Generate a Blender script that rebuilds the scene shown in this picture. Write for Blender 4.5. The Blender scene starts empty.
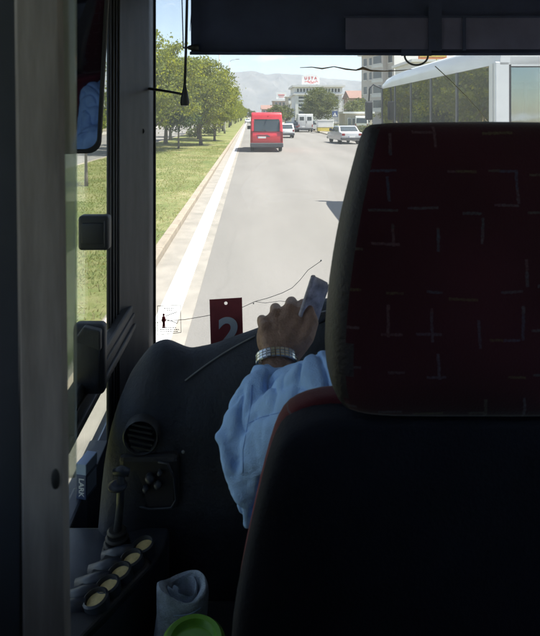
import bpy, bmesh, math, random
from mathutils import Vector, Matrix, noise
from mathutils.bvhtree import BVHTree
R = math.radians
random.seed(7)
scene = bpy.context.scene
COL = scene.collection
EYE = 2.2          # camera height above the road
F = 570.0

def P(px, py, Y):
    """point of the place that a picture pixel (540x636) shows at depth Y"""
    return Vector(((px - 249) * Y / F, Y, EYE - (py - 116) * Y / F))

# ------------------------------------------------------------------ materials
def new_mat(name):
    m = bpy.data.materials.new(name); m.use_nodes = True
    nt = m.node_tree; nt.nodes.clear()
    out = nt.nodes.new('ShaderNodeOutputMaterial')
    return m, nt, out

def N(nt, t, **kw):
    n = nt.nodes.new(t)
    for k, v in kw.items():
        if k in n.inputs: n.inputs[k].default_value = v
        else: setattr(n, k, v)
    return n

def noise_fac(nt, scale, detail=4, rough=.6, stretch=None):
    tc = N(nt, 'ShaderNodeTexCoord')
    src = tc.outputs['Object']
    if stretch:
        mp = N(nt, 'ShaderNodeMapping'); mp.inputs['Scale'].default_value = stretch
        nt.links.new(src, mp.inputs['Vector']); src = mp.outputs['Vector']
    n = N(nt, 'ShaderNodeTexNoise', Scale=scale, Detail=detail, Roughness=rough)
    nt.links.new(src, n.inputs['Vector'])
    return n.outputs['Fac']

def ramp(nt, fac, stops):
    r = N(nt, 'ShaderNodeValToRGB')
    el = r.color_ramp.elements
    while len(el) > 1: el.remove(el[-1])
    el[0].position = stops[0][0]; el[0].color = (*stops[0][1], 1)
    for p, c in stops[1:]:
        e = el.new(p); e.color = (*c, 1)
    nt.links.new(fac, r.inputs['Fac'])
    return r.outputs['Color']

def mat(name, col, rough=.6, metal=0., var=.12, scale=6., bump=0., bscale=60., stretch=None, spec=.5, coat=0., col2=None):
    m, nt, out = new_mat(name)
    b = N(nt, 'ShaderNodeBsdfPrincipled', Roughness=rough, Metallic=metal)
    b.inputs['Specular IOR Level'].default_value = spec
    b.inputs['Coat Weight'].default_value = coat
    f = noise_fac(nt, scale, stretch=stretch)
    lo = tuple(c * (1 - var) for c in col) if col2 is None else col
    hi = tuple(c * (1 + var) for c in col) if col2 is None else col2
    nt.links.new(ramp(nt, f, [(.3, lo), (.7, hi)]), b.inputs['Base Color'])
    if bump:
        f2 = noise_fac(nt, bscale, 3, stretch=stretch)
        bp = N(nt, 'ShaderNodeBump', Strength=bump, Distance=.01)
        nt.links.new(f2, bp.inputs['Height']); nt.links.new(bp.outputs['Normal'], b.inputs['Normal'])
    nt.links.new(b.outputs['BSDF'], out.inputs['Surface'])
    return m

def glass(name, tint, base=.04, grow=.5, dust=0., dustcol=(.6, .6, .58), rough=.0):
    """thin pane: clear (tinted) with fresnel-like reflection and a film of dust"""
    m, nt, out = new_mat(name)
    tr = N(nt, 'ShaderNodeBsdfTransparent', Color=(*tint, 1))
    gl = N(nt, 'ShaderNodeBsdfGlossy', Roughness=rough)
    lw = N(nt, 'ShaderNodeLayerWeight', Blend=.3)
    mm = N(nt, 'ShaderNodeMath', operation='MULTIPLY_ADD'); mm.inputs[1].default_value = grow; mm.inputs[2].default_value = base
    nt.links.new(lw.outputs['Fresnel'], mm.inputs[0])
    mx = N(nt, 'ShaderNodeMixShader')
    nt.links.new(mm.outputs[0], mx.inputs[0]); nt.links.new(tr.outputs[0], mx.inputs[1]); nt.links.new(gl.outputs[0], mx.inputs[2])
    last = mx
    if dust:
        df = N(nt, 'ShaderNodeBsdfDiffuse', Color=(*dustcol, 1)); tl = N(nt, 'ShaderNodeBsdfTranslucent', Color=(*dustcol, 1))
        ad = N(nt, 'ShaderNodeMixShader'); ad.inputs[0].default_value = .6
        nt.links.new(df.outputs[0], ad.inputs[1]); nt.links.new(tl.outputs[0], ad.inputs[2])
        m2 = N(nt, 'ShaderNodeMixShader')
        f = noise_fac(nt, 2.5, 5)
        mr = N(nt, 'ShaderNodeMapRange'); mr.inputs[1].default_value = .25; mr.inputs[2].default_value = .75
        mr.inputs[3].default_value = dust * .7; mr.inputs[4].default_value = dust * 1.3
        nt.links.new(f, mr.inputs[0]); nt.links.new(mr.outputs[0], m2.inputs[0])
        nt.links.new(mx.outputs[0], m2.inputs[1]); nt.links.new(ad.outputs[0], m2.inputs[2]); last = m2
    nt.links.new(last.outputs[0], out.inputs['Surface'])
    return m

def leaf_mat(name, c1, c2, trans):
    m, nt, out = new_mat(name)
    f = noise_fac(nt, 1.1, 3)
    f2 = noise_fac(nt, 9, 2)
    ad = N(nt, 'ShaderNodeMath', operation='ADD'); ad.use_clamp = True
    ml = N(nt, 'ShaderNodeMath', operation='MULTIPLY'); ml.inputs[1].default_value = .5
    nt.links.new(f2, ml.inputs[0])
    m2 = N(nt, 'ShaderNodeMath', operation='MULTIPLY'); m2.inputs[1].default_value = .5
    nt.links.new(f, m2.inputs[0])
    nt.links.new(ml.outputs[0], ad.inputs[0]); nt.links.new(m2.outputs[0], ad.inputs[1])
    col = ramp(nt, ad.outputs[0], [(.36, c1), (.62, c2)])
    d = N(nt, 'ShaderNodeBsdfPrincipled', Roughness=.55); d.inputs['Specular IOR Level'].default_value = .3
    nt.links.new(col, d.inputs['Base Color'])
    t = N(nt, 'ShaderNodeBsdfTranslucent')
    hs = N(nt, 'ShaderNodeMix', data_type='RGBA', blend_type='MULTIPLY'); hs.inputs[0].default_value = 1
    nt.links.new(col, hs.inputs[6]); hs.inputs[7].default_value = (2.2, 1.9, .6, 1)
    nt.links.new(hs.outputs[2], t.inputs['Color'])
    mx = N(nt, 'ShaderNodeMixShader'); mx.inputs[0].default_value = trans
    nt.links.new(d.outputs[0], mx.inputs[1]); nt.links.new(t.outputs[0], mx.inputs[2])
    nt.links.new(mx.outputs[0], out.inputs['Surface'])
    return m

def seat_fabric(name, base, cell=.047):
    """dark woven fabric with short stitched dashes in two directions"""
    m, nt, out = new_mat(name)
    L = nt.links.new
    b = N(nt, 'ShaderNodeBsdfPrincipled', Roughness=.9); b.inputs['Specular IOR Level'].default_value = .15
    b.inputs['Sheen Weight'].default_value = .15
    tc = N(nt, 'ShaderNodeTexCoord'); sp = N(nt, 'ShaderNodeSeparateXYZ'); L(tc.outputs['Object'], sp.inputs[0])
    nz = N(nt, 'ShaderNodeTexNoise', Scale=5.0, Detail=1.0); L(tc.outputs['Object'], nz.inputs['Vector'])
    def M(op, a, bb=None, c=None):
        n = N(nt, 'ShaderNodeMath', operation=op)
        for i, v in enumerate((a, bb, c)):
            if v is None: continue
            if isinstance(v, (int, float)): n.inputs[i].default_value = v
            else: L(v, n.inputs[i])
        return n.outputs[0]
    wob = M('MULTIPLY', M('SUBTRACT', nz.outputs['Fac'], .5), .5)
    fb = N(nt, 'ShaderNodeTexNoise', Scale=260.0, Detail=1.0); L(tc.outputs['Object'], fb.inputs['Vector']); fib0 = fb.outputs['Fac']
    masks = []
    for (off, cs, swap) in ((0., cell, 0), (.37, cell * 1.13, 1)):
        u = M('ADD', M('MULTIPLY', sp.outputs['X'], 1 / cs), M('ADD', wob, off)); v = M('ADD', M('MULTIPLY', sp.outputs['Z'], 1 / cs), M('ADD', wob, off * 1.7))
        cu, cv = M('FLOOR', u), M('FLOOR', v)
        cb = N(nt, 'ShaderNodeCombineXYZ'); L(cu, cb.inputs[0]); L(cv, cb.inputs[1]); cb.inputs[2].default_value = off
        wn = N(nt, 'ShaderNodeTexWhiteNoise'); L(cb.outputs[0], wn.inputs['Vector'])
        sc = N(nt, 'ShaderNodeSeparateColor'); L(wn.outputs['Color'], sc.inputs[0])
        lu = M('ADD', M('SUBTRACT', M('FRACT', u), .5), M('MULTIPLY', M('SUBTRACT', sc.outputs[0], .5), .3))
        lv = M('ADD', M('SUBTRACT', M('FRACT', v), .5), M('MULTIPLY', M('SUBTRACT', sc.outputs[1], .5), .3))
        if swap: lu, lv = lv, lu
        mk = M('MULTIPLY', M('LESS_THAN', M('ABSOLUTE', lu), M('MULTIPLY_ADD', sc.outputs[0], .2, .2)), M('LESS_THAN', M('ABSOLUTE', lv), M('MULTIPLY_ADD', fib0, .05, .006)))
        mk = M('MULTIPLY', mk, M('GREATER_THAN', sc.outputs[2], .36))
        masks.append((mk, sc.outputs[1]))
    tot = M('MAXIMUM', masks[0][0], masks[1][0])
    fib = N(nt, 'ShaderNodeTexNoise', Scale=420.0, Detail=2.0); L(tc.outputs['Object'], fib.inputs['Vector'])
    tot = M('MULTIPLY', tot, M('MULTIPLY_ADD', fib.outputs['Fac'], 1.6, -.15))
    tot = M('MINIMUM', M('MAXIMUM', tot, 0.), 1.)
    dash = ramp(nt, M('ADD', M('MULTIPLY', masks[0][1], .5), M('MULTIPLY', masks[1][1], .5)),
                [(.25, (.085, .08, .1)), (.45, (.11, .06, .07)), (.55, (.05, .07, .12)), (.75, (.09, .075, .04))])
    bc = ramp(nt, nz.outputs['Fac'], [(.35, tuple(c * .65 for c in base)), (.7, tuple(c * 1.3 for c in base))])
    mx = N(nt, 'ShaderNodeMix', data_type='RGBA'); L(tot, mx.inputs[0]); L(bc, mx.inputs[6]); L(dash, mx.inputs[7])
    L(mx.outputs[2], b.inputs['Base Color'])
    bp = N(nt, 'ShaderNodeBump', Strength=.25, Distance=.002); L(fib.outputs['Fac'], bp.inputs['Height']); L(bp.outputs[0], b.inputs['Normal'])
    L(b.outputs[0], out.inputs['Surface'])
    return m

M = {}
M['asphalt'] = None
M['black_plastic'] = mat('black_plastic', (.026, .027, .034), .5, bump=.15, bscale=300)
M['dark_plastic'] = mat('dark_plastic', (.035, .036, .04), .55, bump=.2, bscale=250)
M['gray_metal'] = mat('gray_metal', (.27, .235, .225), .6, .1, var=.38, scale=11, stretch=(4, 4, .5), bump=.06, bscale=120)
M['pillar_gray'] = mat('pillar_gray', (.052, .053, .062), .5, var=.25, scale=9, stretch=(3, 3, .5))
M['rubber'] = mat('rubber', (.018, .018, .02), .6)
M['wall_dark'] = mat('wall_dark', (.045, .05, .066), .8, var=.2)
M['dash_cover'] = mat('dash_cover', (.028, .032, .045), .75, var=.3, scale=7, bump=.4, bscale=90)
M['console'] = mat('console', (.036, .042, .06), .38, var=.2, scale=12, bump=.05)
M['blind'] = mat('blind_fabric', (.036, .046, .105), .85, var=.25, scale=5, bump=.1, bscale=400)
M['blind_reflection'] = mat('blind_reflection', (.105, .103, .19), .7, var=.2, scale=5)  # paler blind tone, painted as a window reflection
M['strip_glass'] = glass('strip_glass', (.86, .9, .86), .05, .3, dust=.34, dustcol=(.62, .64, .58))
M['windscreen'] = glass('windscreen_glass', (.95, .965, .96), .012, .25, dust=.13)
M['side_glass'] = glass('side_glass', (.9, .94, .92), .04, .45, dust=.07)
M['clear_glass'] = glass('clear_glass', (.92, .95, .93), .02, .4, dust=.04)
M['mirror'] = mat('mirror_glass', (.3, .315, .36), .03, 1., var=0)
M['shirt'] = mat('shirt_blue', (.36, .57, .97), .85, var=.07, scale=30, bump=.4, bscale=420, spec=.2)
M['shirt_seam'] = mat('shirt_seam', (.21, .36, .78), .9, var=.1, scale=80)
M['skin'] = mat('skin', (.33, .195, .145), .55, var=.24, scale=55, bump=.45, bscale=240, spec=.4)
M['nail'] = mat('nail', (.38, .22, .17), .3)
M['hair'] = mat('hair', (.015, .012, .011), .5, bump=.6, bscale=200, stretch=(1, 1, .2))
M['trousers'] = mat('trousers', (.02, .022, .03), .9, bump=.2, bscale=300)
M['steel'] = mat('steel_bracelet', (.62, .63, .66), .25, 1., var=.1, scale=60)
M['note'] = mat('banknote', (.42, .38, .44), .8, var=.45, scale=70, bump=.1, col2=None)
M['note_edge'] = mat('banknote_edge', (.5, .44, .45), .8, var=.3, scale=300, stretch=(1, 1, 30))
M['card_red'] = mat('card_red', (.34, .07, .08), .45, var=.15, scale=20)
M['card_white'] = mat('card_white', (.62, .66, .74), .5, var=.05)
M['ink'] = mat('ink', (.3, .27, .25), .7)
M['red_ink'] = mat('red_ink', (.55, .06, .06), .7)
M['crack'] = mat('crack', (.2, .2, .2), .3)
M['crack_yellow'] = mat('crack_yellow', (.45, .42, .3), .4)
M['brown'] = mat('brown_stain', (.36, .26, .18), .8, var=.5, scale=40)
M['pack_blue'] = mat('pack_blue', (.3, .4, .58), .35, var=.1)
M['pack_dark'] = mat('pack_dark', (.06, .085, .17), .4, var=.1)
M['pack_white'] = mat('pack_white', (.6, .64, .7), .5)
M['denim'] = mat('denim', (.4, .46, .56), .9, var=.3, scale=50, bump=.5, bscale=350)
M['green_plastic'] = mat('green_plastic', (.13, .33, .03), .35, var=.12, scale=20)
M['coin'] = mat('coin', (.8, .63, .3), .5, .1, var=.15, scale=80)
M['seat_fabric'] = seat_fabric('seat_fabric', (.04, .009, .016))
M['seat_edge'] = seat_fabric('seat_edge', (.13, .022, .032), .03)
M['seat_side'] = mat('seat_side', (.013, .009, .015), .6, var=.2, scale=20, bump=.3, bscale=200)
M['seat_shell'] = mat('seat_shell', (.012, .0135, .024), .85, var=.3, scale=6, bump=.2, bscale=200, spec=.2)
# outside
M['red_paint'] = mat('red_paint', (.62, .035, .05), .3, var=.06, scale=3, coat=.5)
M['white_paint'] = mat('white_paint', (.74, .74, .73), .35, var=.06, scale=2, coat=.4)
M['silver_paint'] = mat('silver_paint', (.5, .51, .53), .35, .2, var=.08, scale=3, coat=.4)
M['dark_paint'] = mat('dark_paint', (.04, .045, .055), .3, coat=.4)
M['bumper'] = mat('bumper_gray', (.07, .073, .08), .6, var=.2)
M['tyre'] = mat('tyre', (.02, .02, .02), .85)
M['rim'] = mat('rim', (.4, .4, .42), .4, .7)
M['taillight'] = mat('taillight', (.24, .01, .014), .25)
M['lamp_clear'] = mat('lamp_clear', (.65, .66, .66), .2)
M['plate'] = mat('plate', (.78, .78, .76), .5, var=.03)
M['plate_blue'] = mat('plate_blue', (.02, .05, .3), .5)
M['car_glass'] = glass('car_glass', (.22, .25, .26), .10, .5)
M['bus_glass'] = glass('bus_glass', (.56, .73, .74), .3, .75)
M['bus_inside'] = mat('bus_inside', (.16, .17, .18), .8)
M['bark'] = mat('bark', (.14, .115, .09), .9, var=.35, scale=9, bump=.6, bscale=20, stretch=(3, 3, .6))
M['bark_pale'] = mat('bark_pale', (.3, .28, .25), .9, var=.3, scale=9, bump=.4, bscale=20, stretch=(3, 3, .6))
M['leaf'] = leaf_mat('leaf', (.105, .145, .028), (.215, .245, .05), .5)
M['leaf_dark'] = leaf_mat('leaf_dark', (.03, .055, .022), (.075, .11, .035), .3)
M['leaf_grey'] = leaf_mat('leaf_grey', (.07, .09, .045), (.15, .175, .08), .35)
M['kerb'] = mat('kerb_stone', (.33, .275, .21), .85, var=.2, scale=3, bump=.3, bscale=25)
M['line_white'] = mat('line_white', (.8, .79, .75), .7, var=.08, scale=5, bump=.1)
M['paving'] = mat('paving', (.36, .33, .29), .85, var=.15, scale=2, bump=.2)
M['gutter'] = mat('gutter', (.29, .262, .225), .9, var=.18, scale=2.2, bump=.25, bscale=30)
M['facade_white'] = mat('facade_white', (.66, .66, .64), .8, var=.06, scale=.4)
M['facade_grey'] = mat('facade_grey', (.52, .48, .44), .85, var=.08, scale=.5)
M['facade_pink'] = mat('facade_pink', (.45, .33, .28), .85, var=.1, scale=.5)
M['facade_cream'] = mat('facade_cream', (.5, .45, .36), .85, var=.1, scale=.5)
M['facade_yellow'] = mat('facade_yellow', (.5, .38, .17), .85, var=.1, scale=.5)
M['roof_tile'] = mat('roof_tile', (.27, .165, .135), .85, var=.2, scale=3)
M['window_dark'] = mat('window_dark', (.06, .075, .085), .15, var=.3, scale=.7)
M['trim_white'] = mat('trim_white', (.7, .7, .69), .6)
M['sign_white'] = mat('sign_white', (.78, .78, .76), .5, var=.03)
M['sign_red'] = mat('sign_red', (.55, .04, .04), .5)
M['sign_orange'] = mat('sign_orange', (.6, .2, .05), .5)
M['sign_blue'] = mat('sign_blue', (.05, .09, .22), .45)
M['yellow_paint'] = mat('yellow_paint', (.62, .5, .1), .5)
M['lining'] = mat('roof_lining', (.5, .49, .46), .8)
M['pole_grey'] = mat('pole_grey', (.33, .33, .32), .6, .3)
M['stone_wall'] = mat('stone_wall', (.3, .24, .2), .9, var=.35, scale=2.5, bump=.5, bscale=6)

# ------------------------------------------------------------------ mesh helpers
class MB:
    def __init__(s): s.bm = bmesh.new()
    def box(s, x0, x1, y0, y1, z0, z1, m=0, bev=0., seg=2, rot=None, piv=None):
        g = bmesh.ops.create_cube(s.bm, size=1)
        vs = g['verts']
        for v in vs: v.co = Vector(((x0+x1)/2 + v.co.x*(x1-x0), (y0+y1)/2 + v.co.y*(y1-y0), (z0+z1)/2 + v.co.z*(z1-z0)))
        fs = {f for v in vs for f in v.link_faces}
        if rot is not None:
            pv = Vector(piv if piv else ((x0+x1)/2, (y0+y1)/2, (z0+z1)/2))
            for v in vs: v.co = pv + rot @ (v.co - pv)
        if bev:
            r = bmesh.ops.bevel(s.bm, geom=list({e for f in fs for e in f.edges}), offset=bev, segments=seg, affect='EDGES', profile=.5)
            fs = {f for f in r['faces']} | {f for f in fs if f.is_valid}
        for f in fs:
            if f.is_valid: f.material_index = m
        return s
    def loft(s, rings, m=0, cap=True, closed=True):
        vv = [[s.bm.verts.new(p) for p in r] for r in rings]
        n = len(vv[0])
        for a, b in zip(vv, vv[1:]):
            for i in range(n if closed else n - 1):
                f = s.bm.faces.new((a[i], a[(i+1) % n], b[(i+1) % n], b[i])); f.material_index = m; f.smooth = True
        if cap and closed:
            for r in (list(reversed(vv[0])), vv[-1]):
                f = s.bm.faces.new(r); f.material_index = m
        return s
    def tube(s, pts, r, n=10, m=0):
        pts = [Vector(p) for p in pts]
        rr = r if isinstance(r, (list, tuple)) else [r] * len(pts)
        rings = []; up = None
        for i, p in enumerate(pts):
            d = (pts[min(i+1, len(pts)-1)] - pts[max(i-1, 0)]).normalized()
            if up is None: up = Vector((0, 0, 1)) if abs(d.z) < .9 else Vector((1, 0, 0))
            a = d.cross(up)
            if a.length < 1e-4: a = d.cross(Vector((0, 1, 0)))
            a.normalize(); b = a.cross(d).normalized(); up = b
            rings.append([p + a*math.cos(t)*rr[i] + b*math.sin(t)*rr[i] for t in [2*math.pi*k/n for k in range(n)]])
        return s.loft(rings, m)
    def lathe(s, prof, c, n=24, m=0, axis='Z', squash=1.):
        c = Vector(c); rings = []
        for (r, h) in prof:
            ring = []
            for k in range(n):
                t = 2*math.pi*k/n; a, b = r*math.cos(t), r*math.sin(t)
                ring.append(c + (Vector((a, b*squash, h)) if axis == 'Z' else Vector((h, a, b)) if axis == 'X' else Vector((a, h, -b))))
            rings.append(ring)
        return s.loft(rings, m)
    def sphere(s, c, rx, ry=None, rz=None, m=0, u=16, v=10, rot=None):
        ry = rx if ry is None else ry; rz = rx if rz is None else rz; c = Vector(c); new = s.bm.verts.new
        def pt(a, b, d):
            q = Vector((a*rx, b*ry, d*rz))
            return c + (rot @ q if rot is not None else q)
        rows = [[new(pt(0, 0, 1))]]
        for i in range(1, v):
            t = math.pi*i/v; rows.append([new(pt(math.sin(t)*math.cos(2*math.pi*k/u), math.sin(t)*math.sin(2*math.pi*k/u), math.cos(t))) for k in range(u)])
        rows.append([new(pt(0, 0, -1))])
        for a, b in zip(rows, rows[1:]):
            for k in range(u):
                q = [a[k % len(a)], b[k % len(b)], b[(k+1) % len(b)], a[(k+1) % len(a)]]
                f = s.bm.faces.new(list(dict.fromkeys(q))); f.material_index = m; f.smooth = True
        return s
    def prism(s, poly, axis, a0, a1, m=0, bev=0., seg=2):
        """poly: 2D points; axis X -> (y,z), Y -> (x,z), Z -> (x,y)"""
        def pt(p, a):
            return Vector((a, p[0], p[1])) if axis == 'X' else Vector((p[0], a, p[1])) if axis == 'Y' else Vector((p[0], p[1], a))
        A = [s.bm.verts.new(pt(p, a0)) for p in poly]; B = [s.bm.verts.new(pt(p, a1)) for p in poly]
        n = len(poly); fs = [s.bm.faces.new(A), s.bm.faces.new(list(reversed(B)))]
        for i in range(n): fs.append(s.bm.faces.new((A[i], B[i], B[(i+1) % n], A[(i+1) % n])))
        bmesh.ops.recalc_face_normals(s.bm, faces=fs)
        if bev:
            r = bmesh.ops.bevel(s.bm, geom=list({e for f in fs for e in f.edges}), offset=bev, segments=seg, affect='EDGES', profile=.5)
            fs = list(r['faces']) + [f for f in fs if f.is_valid]
        for f in fs:
            if f.is_valid: f.material_index = m
        return s
    def quad(s, a, b, c, d, m=0):
        f = s.bm.faces.new([s.bm.verts.new(Vector(p)) for p in (a, b, c, d)]); f.material_index = m
        return s
    def slab(s, a, b, c, d, t, m=0):
        """thin solid on four points, grown by t along its normal"""
        q = [Vector(p) for p in (a, b, c, d)]
        n = (q[1]-q[0]).cross(q[3]-q[0]).normalized() * t
        A = [s.bm.verts.new(p) for p in q]; B = [s.bm.verts.new(p + n) for p in q]
        fs = [s.bm.faces.new(list(reversed(A))), s.bm.faces.new(B)] + [s.bm.faces.new((A[i], A[(i+1) % 4], B[(i+1) % 4], B[i])) for i in range(4)]
        for f in fs: f.material_index = m
        return s
    def build(s, name, mats, parent=None, smooth=False, sub=0, solid=0.):
        bmesh.ops.recalc_face_normals(s.bm, faces=s.bm.faces[:])
        me = bpy.data.meshes.new(name); s.bm.to_mesh(me); s.bm.free()
        return link(name, me, mats, parent, smooth, sub, solid)

def link(name, me, mats, parent=None, smooth=False, sub=0, solid=0.):
    for mm in (mats if isinstance(mats, (list, tuple)) else [mats]): me.materials.append(mm)
    o = bpy.data.objects.new(name, me); COL.objects.link(o)
    if parent is not None: o.parent = parent
    if smooth:
        for p in me.polygons: p.use_smooth = True
        try:
            me.set_sharp_from_angle(angle=R(38))
        except Exception: pass
    if solid:
        md = o.modifiers.new('Solidify', 'SOLIDIFY'); md.thickness = solid; md.offset = 0
    if sub:
        md = o.modifiers.new('Subdivision', 'SUBSURF'); md.levels = sub; md.render_levels = sub
    return o

def tag(o, label=None, cat=None, group=None, kind=None):
    if label: o['label'] = label
    if cat: o['category'] = cat
    if group: o['group'] = group
    if kind: o['kind'] = kind
    return o

def empty(name, loc=(0, 0, 0), rz=0., label=None, cat=None, group=None):
    o = bpy.data.objects.new(name, None); COL.objects.link(o)
    o.location = loc; o.rotation_euler = (0, 0, rz)
    return tag(o, label, cat, group)

def children(o): return [c for c in bpy.data.objects if c.parent == o]
def copy_tree(o, parent=None, kids=None):
    c = o.copy(); COL.objects.link(c)
    if parent is not None: c.parent = parent
    for ch in children(o): copy_tree(ch, c)
    return c

def text_mesh(txt, size, ext, M4, name, material, parent, align='CENTER', bold=0.):
    cu = bpy.data.curves.new(name, 'FONT'); cu.body = txt; cu.size = size; cu.extrude = ext; cu.offset = bold
    cu.align_x = align; cu.align_y = 'CENTER'
    t = bpy.data.objects.new(name + '_tmp', cu); COL.objects.link(t)
    bpy.context.view_layer.update()
    dg = bpy.context.evaluated_depsgraph_get()
    me = bpy.data.meshes.new_from_object(t.evaluated_get(dg))
    bpy.data.objects.remove(t); bpy.data.curves.remove(cu)
    me.transform(M4); me.materials.clear()
    return link(name, me, material, parent)

def fused(parts_fn, voxel, smooth_it=6):
    """one continuous surface: overlapping limbs fused by a voxel remesh"""
    mb = MB(); parts_fn(mb)
    me = bpy.data.meshes.new('tmp'); mb.bm.to_mesh(me); mb.bm.free()
    o = bpy.data.objects.new('tmp', me); COL.objects.link(o)
    md = o.modifiers.new('r', 'REMESH'); md.mode = 'VOXEL'; md.voxel_size = voxel
    sm = o.modifiers.new('s', 'SMOOTH'); sm.factor = .5; sm.iterations = smooth_it
    bpy.context.view_layer.update()
    dg = bpy.context.evaluated_depsgraph_get()
    res = bpy.data.meshes.new_from_object(o.evaluated_get(dg))
    bpy.data.objects.remove(o); res.materials.clear()
    for p in res.polygons: p.use_smooth = True
    return res

def superring(cx, cy, z, a, b, n=28, e=4.):
    out = []
    for k in range(n):
        t = 2*math.pi*k/n; c, s = math.cos(t), math.sin(t)
        out.append(Vector((cx + a*math.copysign(abs(c)**(2/e), c), cy + b*math.copysign(abs(s)**(2/e), s), z)))
    return out
# ------------------------------------------------------------------ camera, light, air
cam = bpy.data.cameras.new('camera'); co = bpy.data.objects.new('camera', cam); COL.objects.link(co)
co.location = (0, 0, EYE); co.rotation_euler = (R(90), 0, 0)
cam.sensor_fit = 'HORIZONTAL'; cam.sensor_width = 36; cam.lens = 36 * F / 540
cam.shift_x = 21 / 540; cam.shift_y = -202 / 540
cam.clip_start = .02; cam.clip_end = 20000
cam.dof.use_dof = True; cam.dof.focus_distance = 5.0; cam.dof.aperture_fstop = 19
scene.camera = co

SUN = Vector((.41, -.11, .9)).normalized()
sl = bpy.data.lights.new('sun', 'SUN'); so = bpy.data.objects.new('sun', sl); COL.objects.link(so)
sl.energy = 4.6; sl.angle = R(.5); sl.color = (1, .95, .87)
so.rotation_euler = SUN.to_track_quat('Z', 'Y').to_euler(); so.location = (20, -10, 60)
w = bpy.data.worlds.new('World'); scene.world = w; w.use_nodes = True
nt = w.node_tree; nt.nodes.clear()
wo = N(nt, 'ShaderNodeOutputWorld'); bg = N(nt, 'ShaderNodeBackground', Strength=.072)
sky = N(nt, 'ShaderNodeTexSky'); sky.sky_type = 'NISHITA'; sky.sun_disc = False
sky.sun_elevation = math.asin(SUN.z); sky.sun_rotation = math.atan2(SUN.x, SUN.y)
sky.air_density = 1.0; sky.dust_density = .3; sky.ozone_density = 3.0
# thin white clouds drifting over the mountains
tc = N(nt, 'ShaderNodeTexCoord'); mp = N(nt, 'ShaderNodeMapping'); mp.inputs['Scale'].default_value = (6, 6, 26)
mp.inputs['Location'].default_value = (1.3, 0, .2)
nt.links.new(tc.outputs['Generated'], mp.inputs['Vector'])
cn = N(nt, 'ShaderNodeTexNoise', Scale=1.0, Detail=5.0, Roughness=.6); nt.links.new(mp.outputs[0], cn.inputs['Vector'])
cr = N(nt, 'ShaderNodeMapRange'); cr.inputs[1].default_value = .54; cr.inputs[2].default_value = .70; nt.links.new(cn.outputs['Fac'], cr.inputs[0])
cm = N(nt, 'ShaderNodeMix', data_type='RGBA'); cm.inputs[7].default_value = (8.5, 8.6, 8.8, 1)
nt.links.new(cr.outputs[0], cm.inputs[0]); nt.links.new(sky.outputs[0], cm.inputs[6])
nt.links.new(cm.outputs[2], bg.inputs['Color']); nt.links.new(bg.outputs[0], wo.inputs['Surface'])
scene.view_settings.view_transform = 'Standard'; scene.view_settings.look = 'None'
scene.view_settings.exposure = 1.66; scene.view_settings.gamma = 1; scene.view_settings.use_curve_mapping = False
scene.render.engine = 'CYCLES'
cy = scene.cycles
cy.max_bounces = 10; cy.diffuse_bounces = 5; cy.glossy_bounces = 4; cy.transparent_max_bounces = 32; cy.transmission_bounces = 6; cy.volume_bounces = 1
cy.caustics_reflective = False; cy.caustics_refractive = False; cy.sample_clamp_indirect = 6
try:
    cy.use_denoising = True; cy.denoiser = 'OPENIMAGEDENOISE'
except Exception: pass

hz = MB(); hz.box(-6000, 6000, -300, 7800, -3, 640)
m, hnt, hout = new_mat('haze_air')
pv = N(hnt, 'ShaderNodeVolumePrincipled'); pv.inputs['Color'].default_value = (.86, .93, 1, 1); pv.inputs['Density'].default_value = .00010
pv.inputs['Anisotropy'].default_value = .2
hnt.links.new(pv.outputs[0], hout.inputs['Volume'])
tag(hz.build('haze', m), kind='stuff')['label'] = 'pale summer haze in front of the mountains'

# ------------------------------------------------------------------ ground, roads, grass
def ground_mat(name, stops, scale, scale2, rough=.9, bump=.2, bscale=40, stretch=None):
    m, nt, out = new_mat(name)
    b = N(nt, 'ShaderNodeBsdfPrincipled', Roughness=rough); b.inputs['Specular IOR Level'].default_value = .25
    f1 = noise_fac(nt, scale, 5, .65, stretch); f2 = noise_fac(nt, scale2, 3, .6)
    mx = N(nt, 'ShaderNodeMath', operation='MULTIPLY_ADD'); mx.inputs[1].default_value = .35
    mu = N(nt, 'ShaderNodeMath', operation='MULTIPLY'); mu.inputs[1].default_value = .65
    nt.links.new(f1, mu.inputs[0]); nt.links.new(f2, mx.inputs[0]); nt.links.new(mu.outputs[0], mx.inputs[2])
    nt.links.new(ramp(nt, mx.outputs[0], stops), b.inputs['Base Color'])
    f3 = noise_fac(nt, bscale, 3)
    bp = N(nt, 'ShaderNodeBump', Strength=bump, Distance=.02); nt.links.new(f3, bp.inputs['Height']); nt.links.new(bp.outputs[0], b.inputs['Normal'])
    nt.links.new(b.outputs[0], out.inputs['Surface'])
    return m
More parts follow.
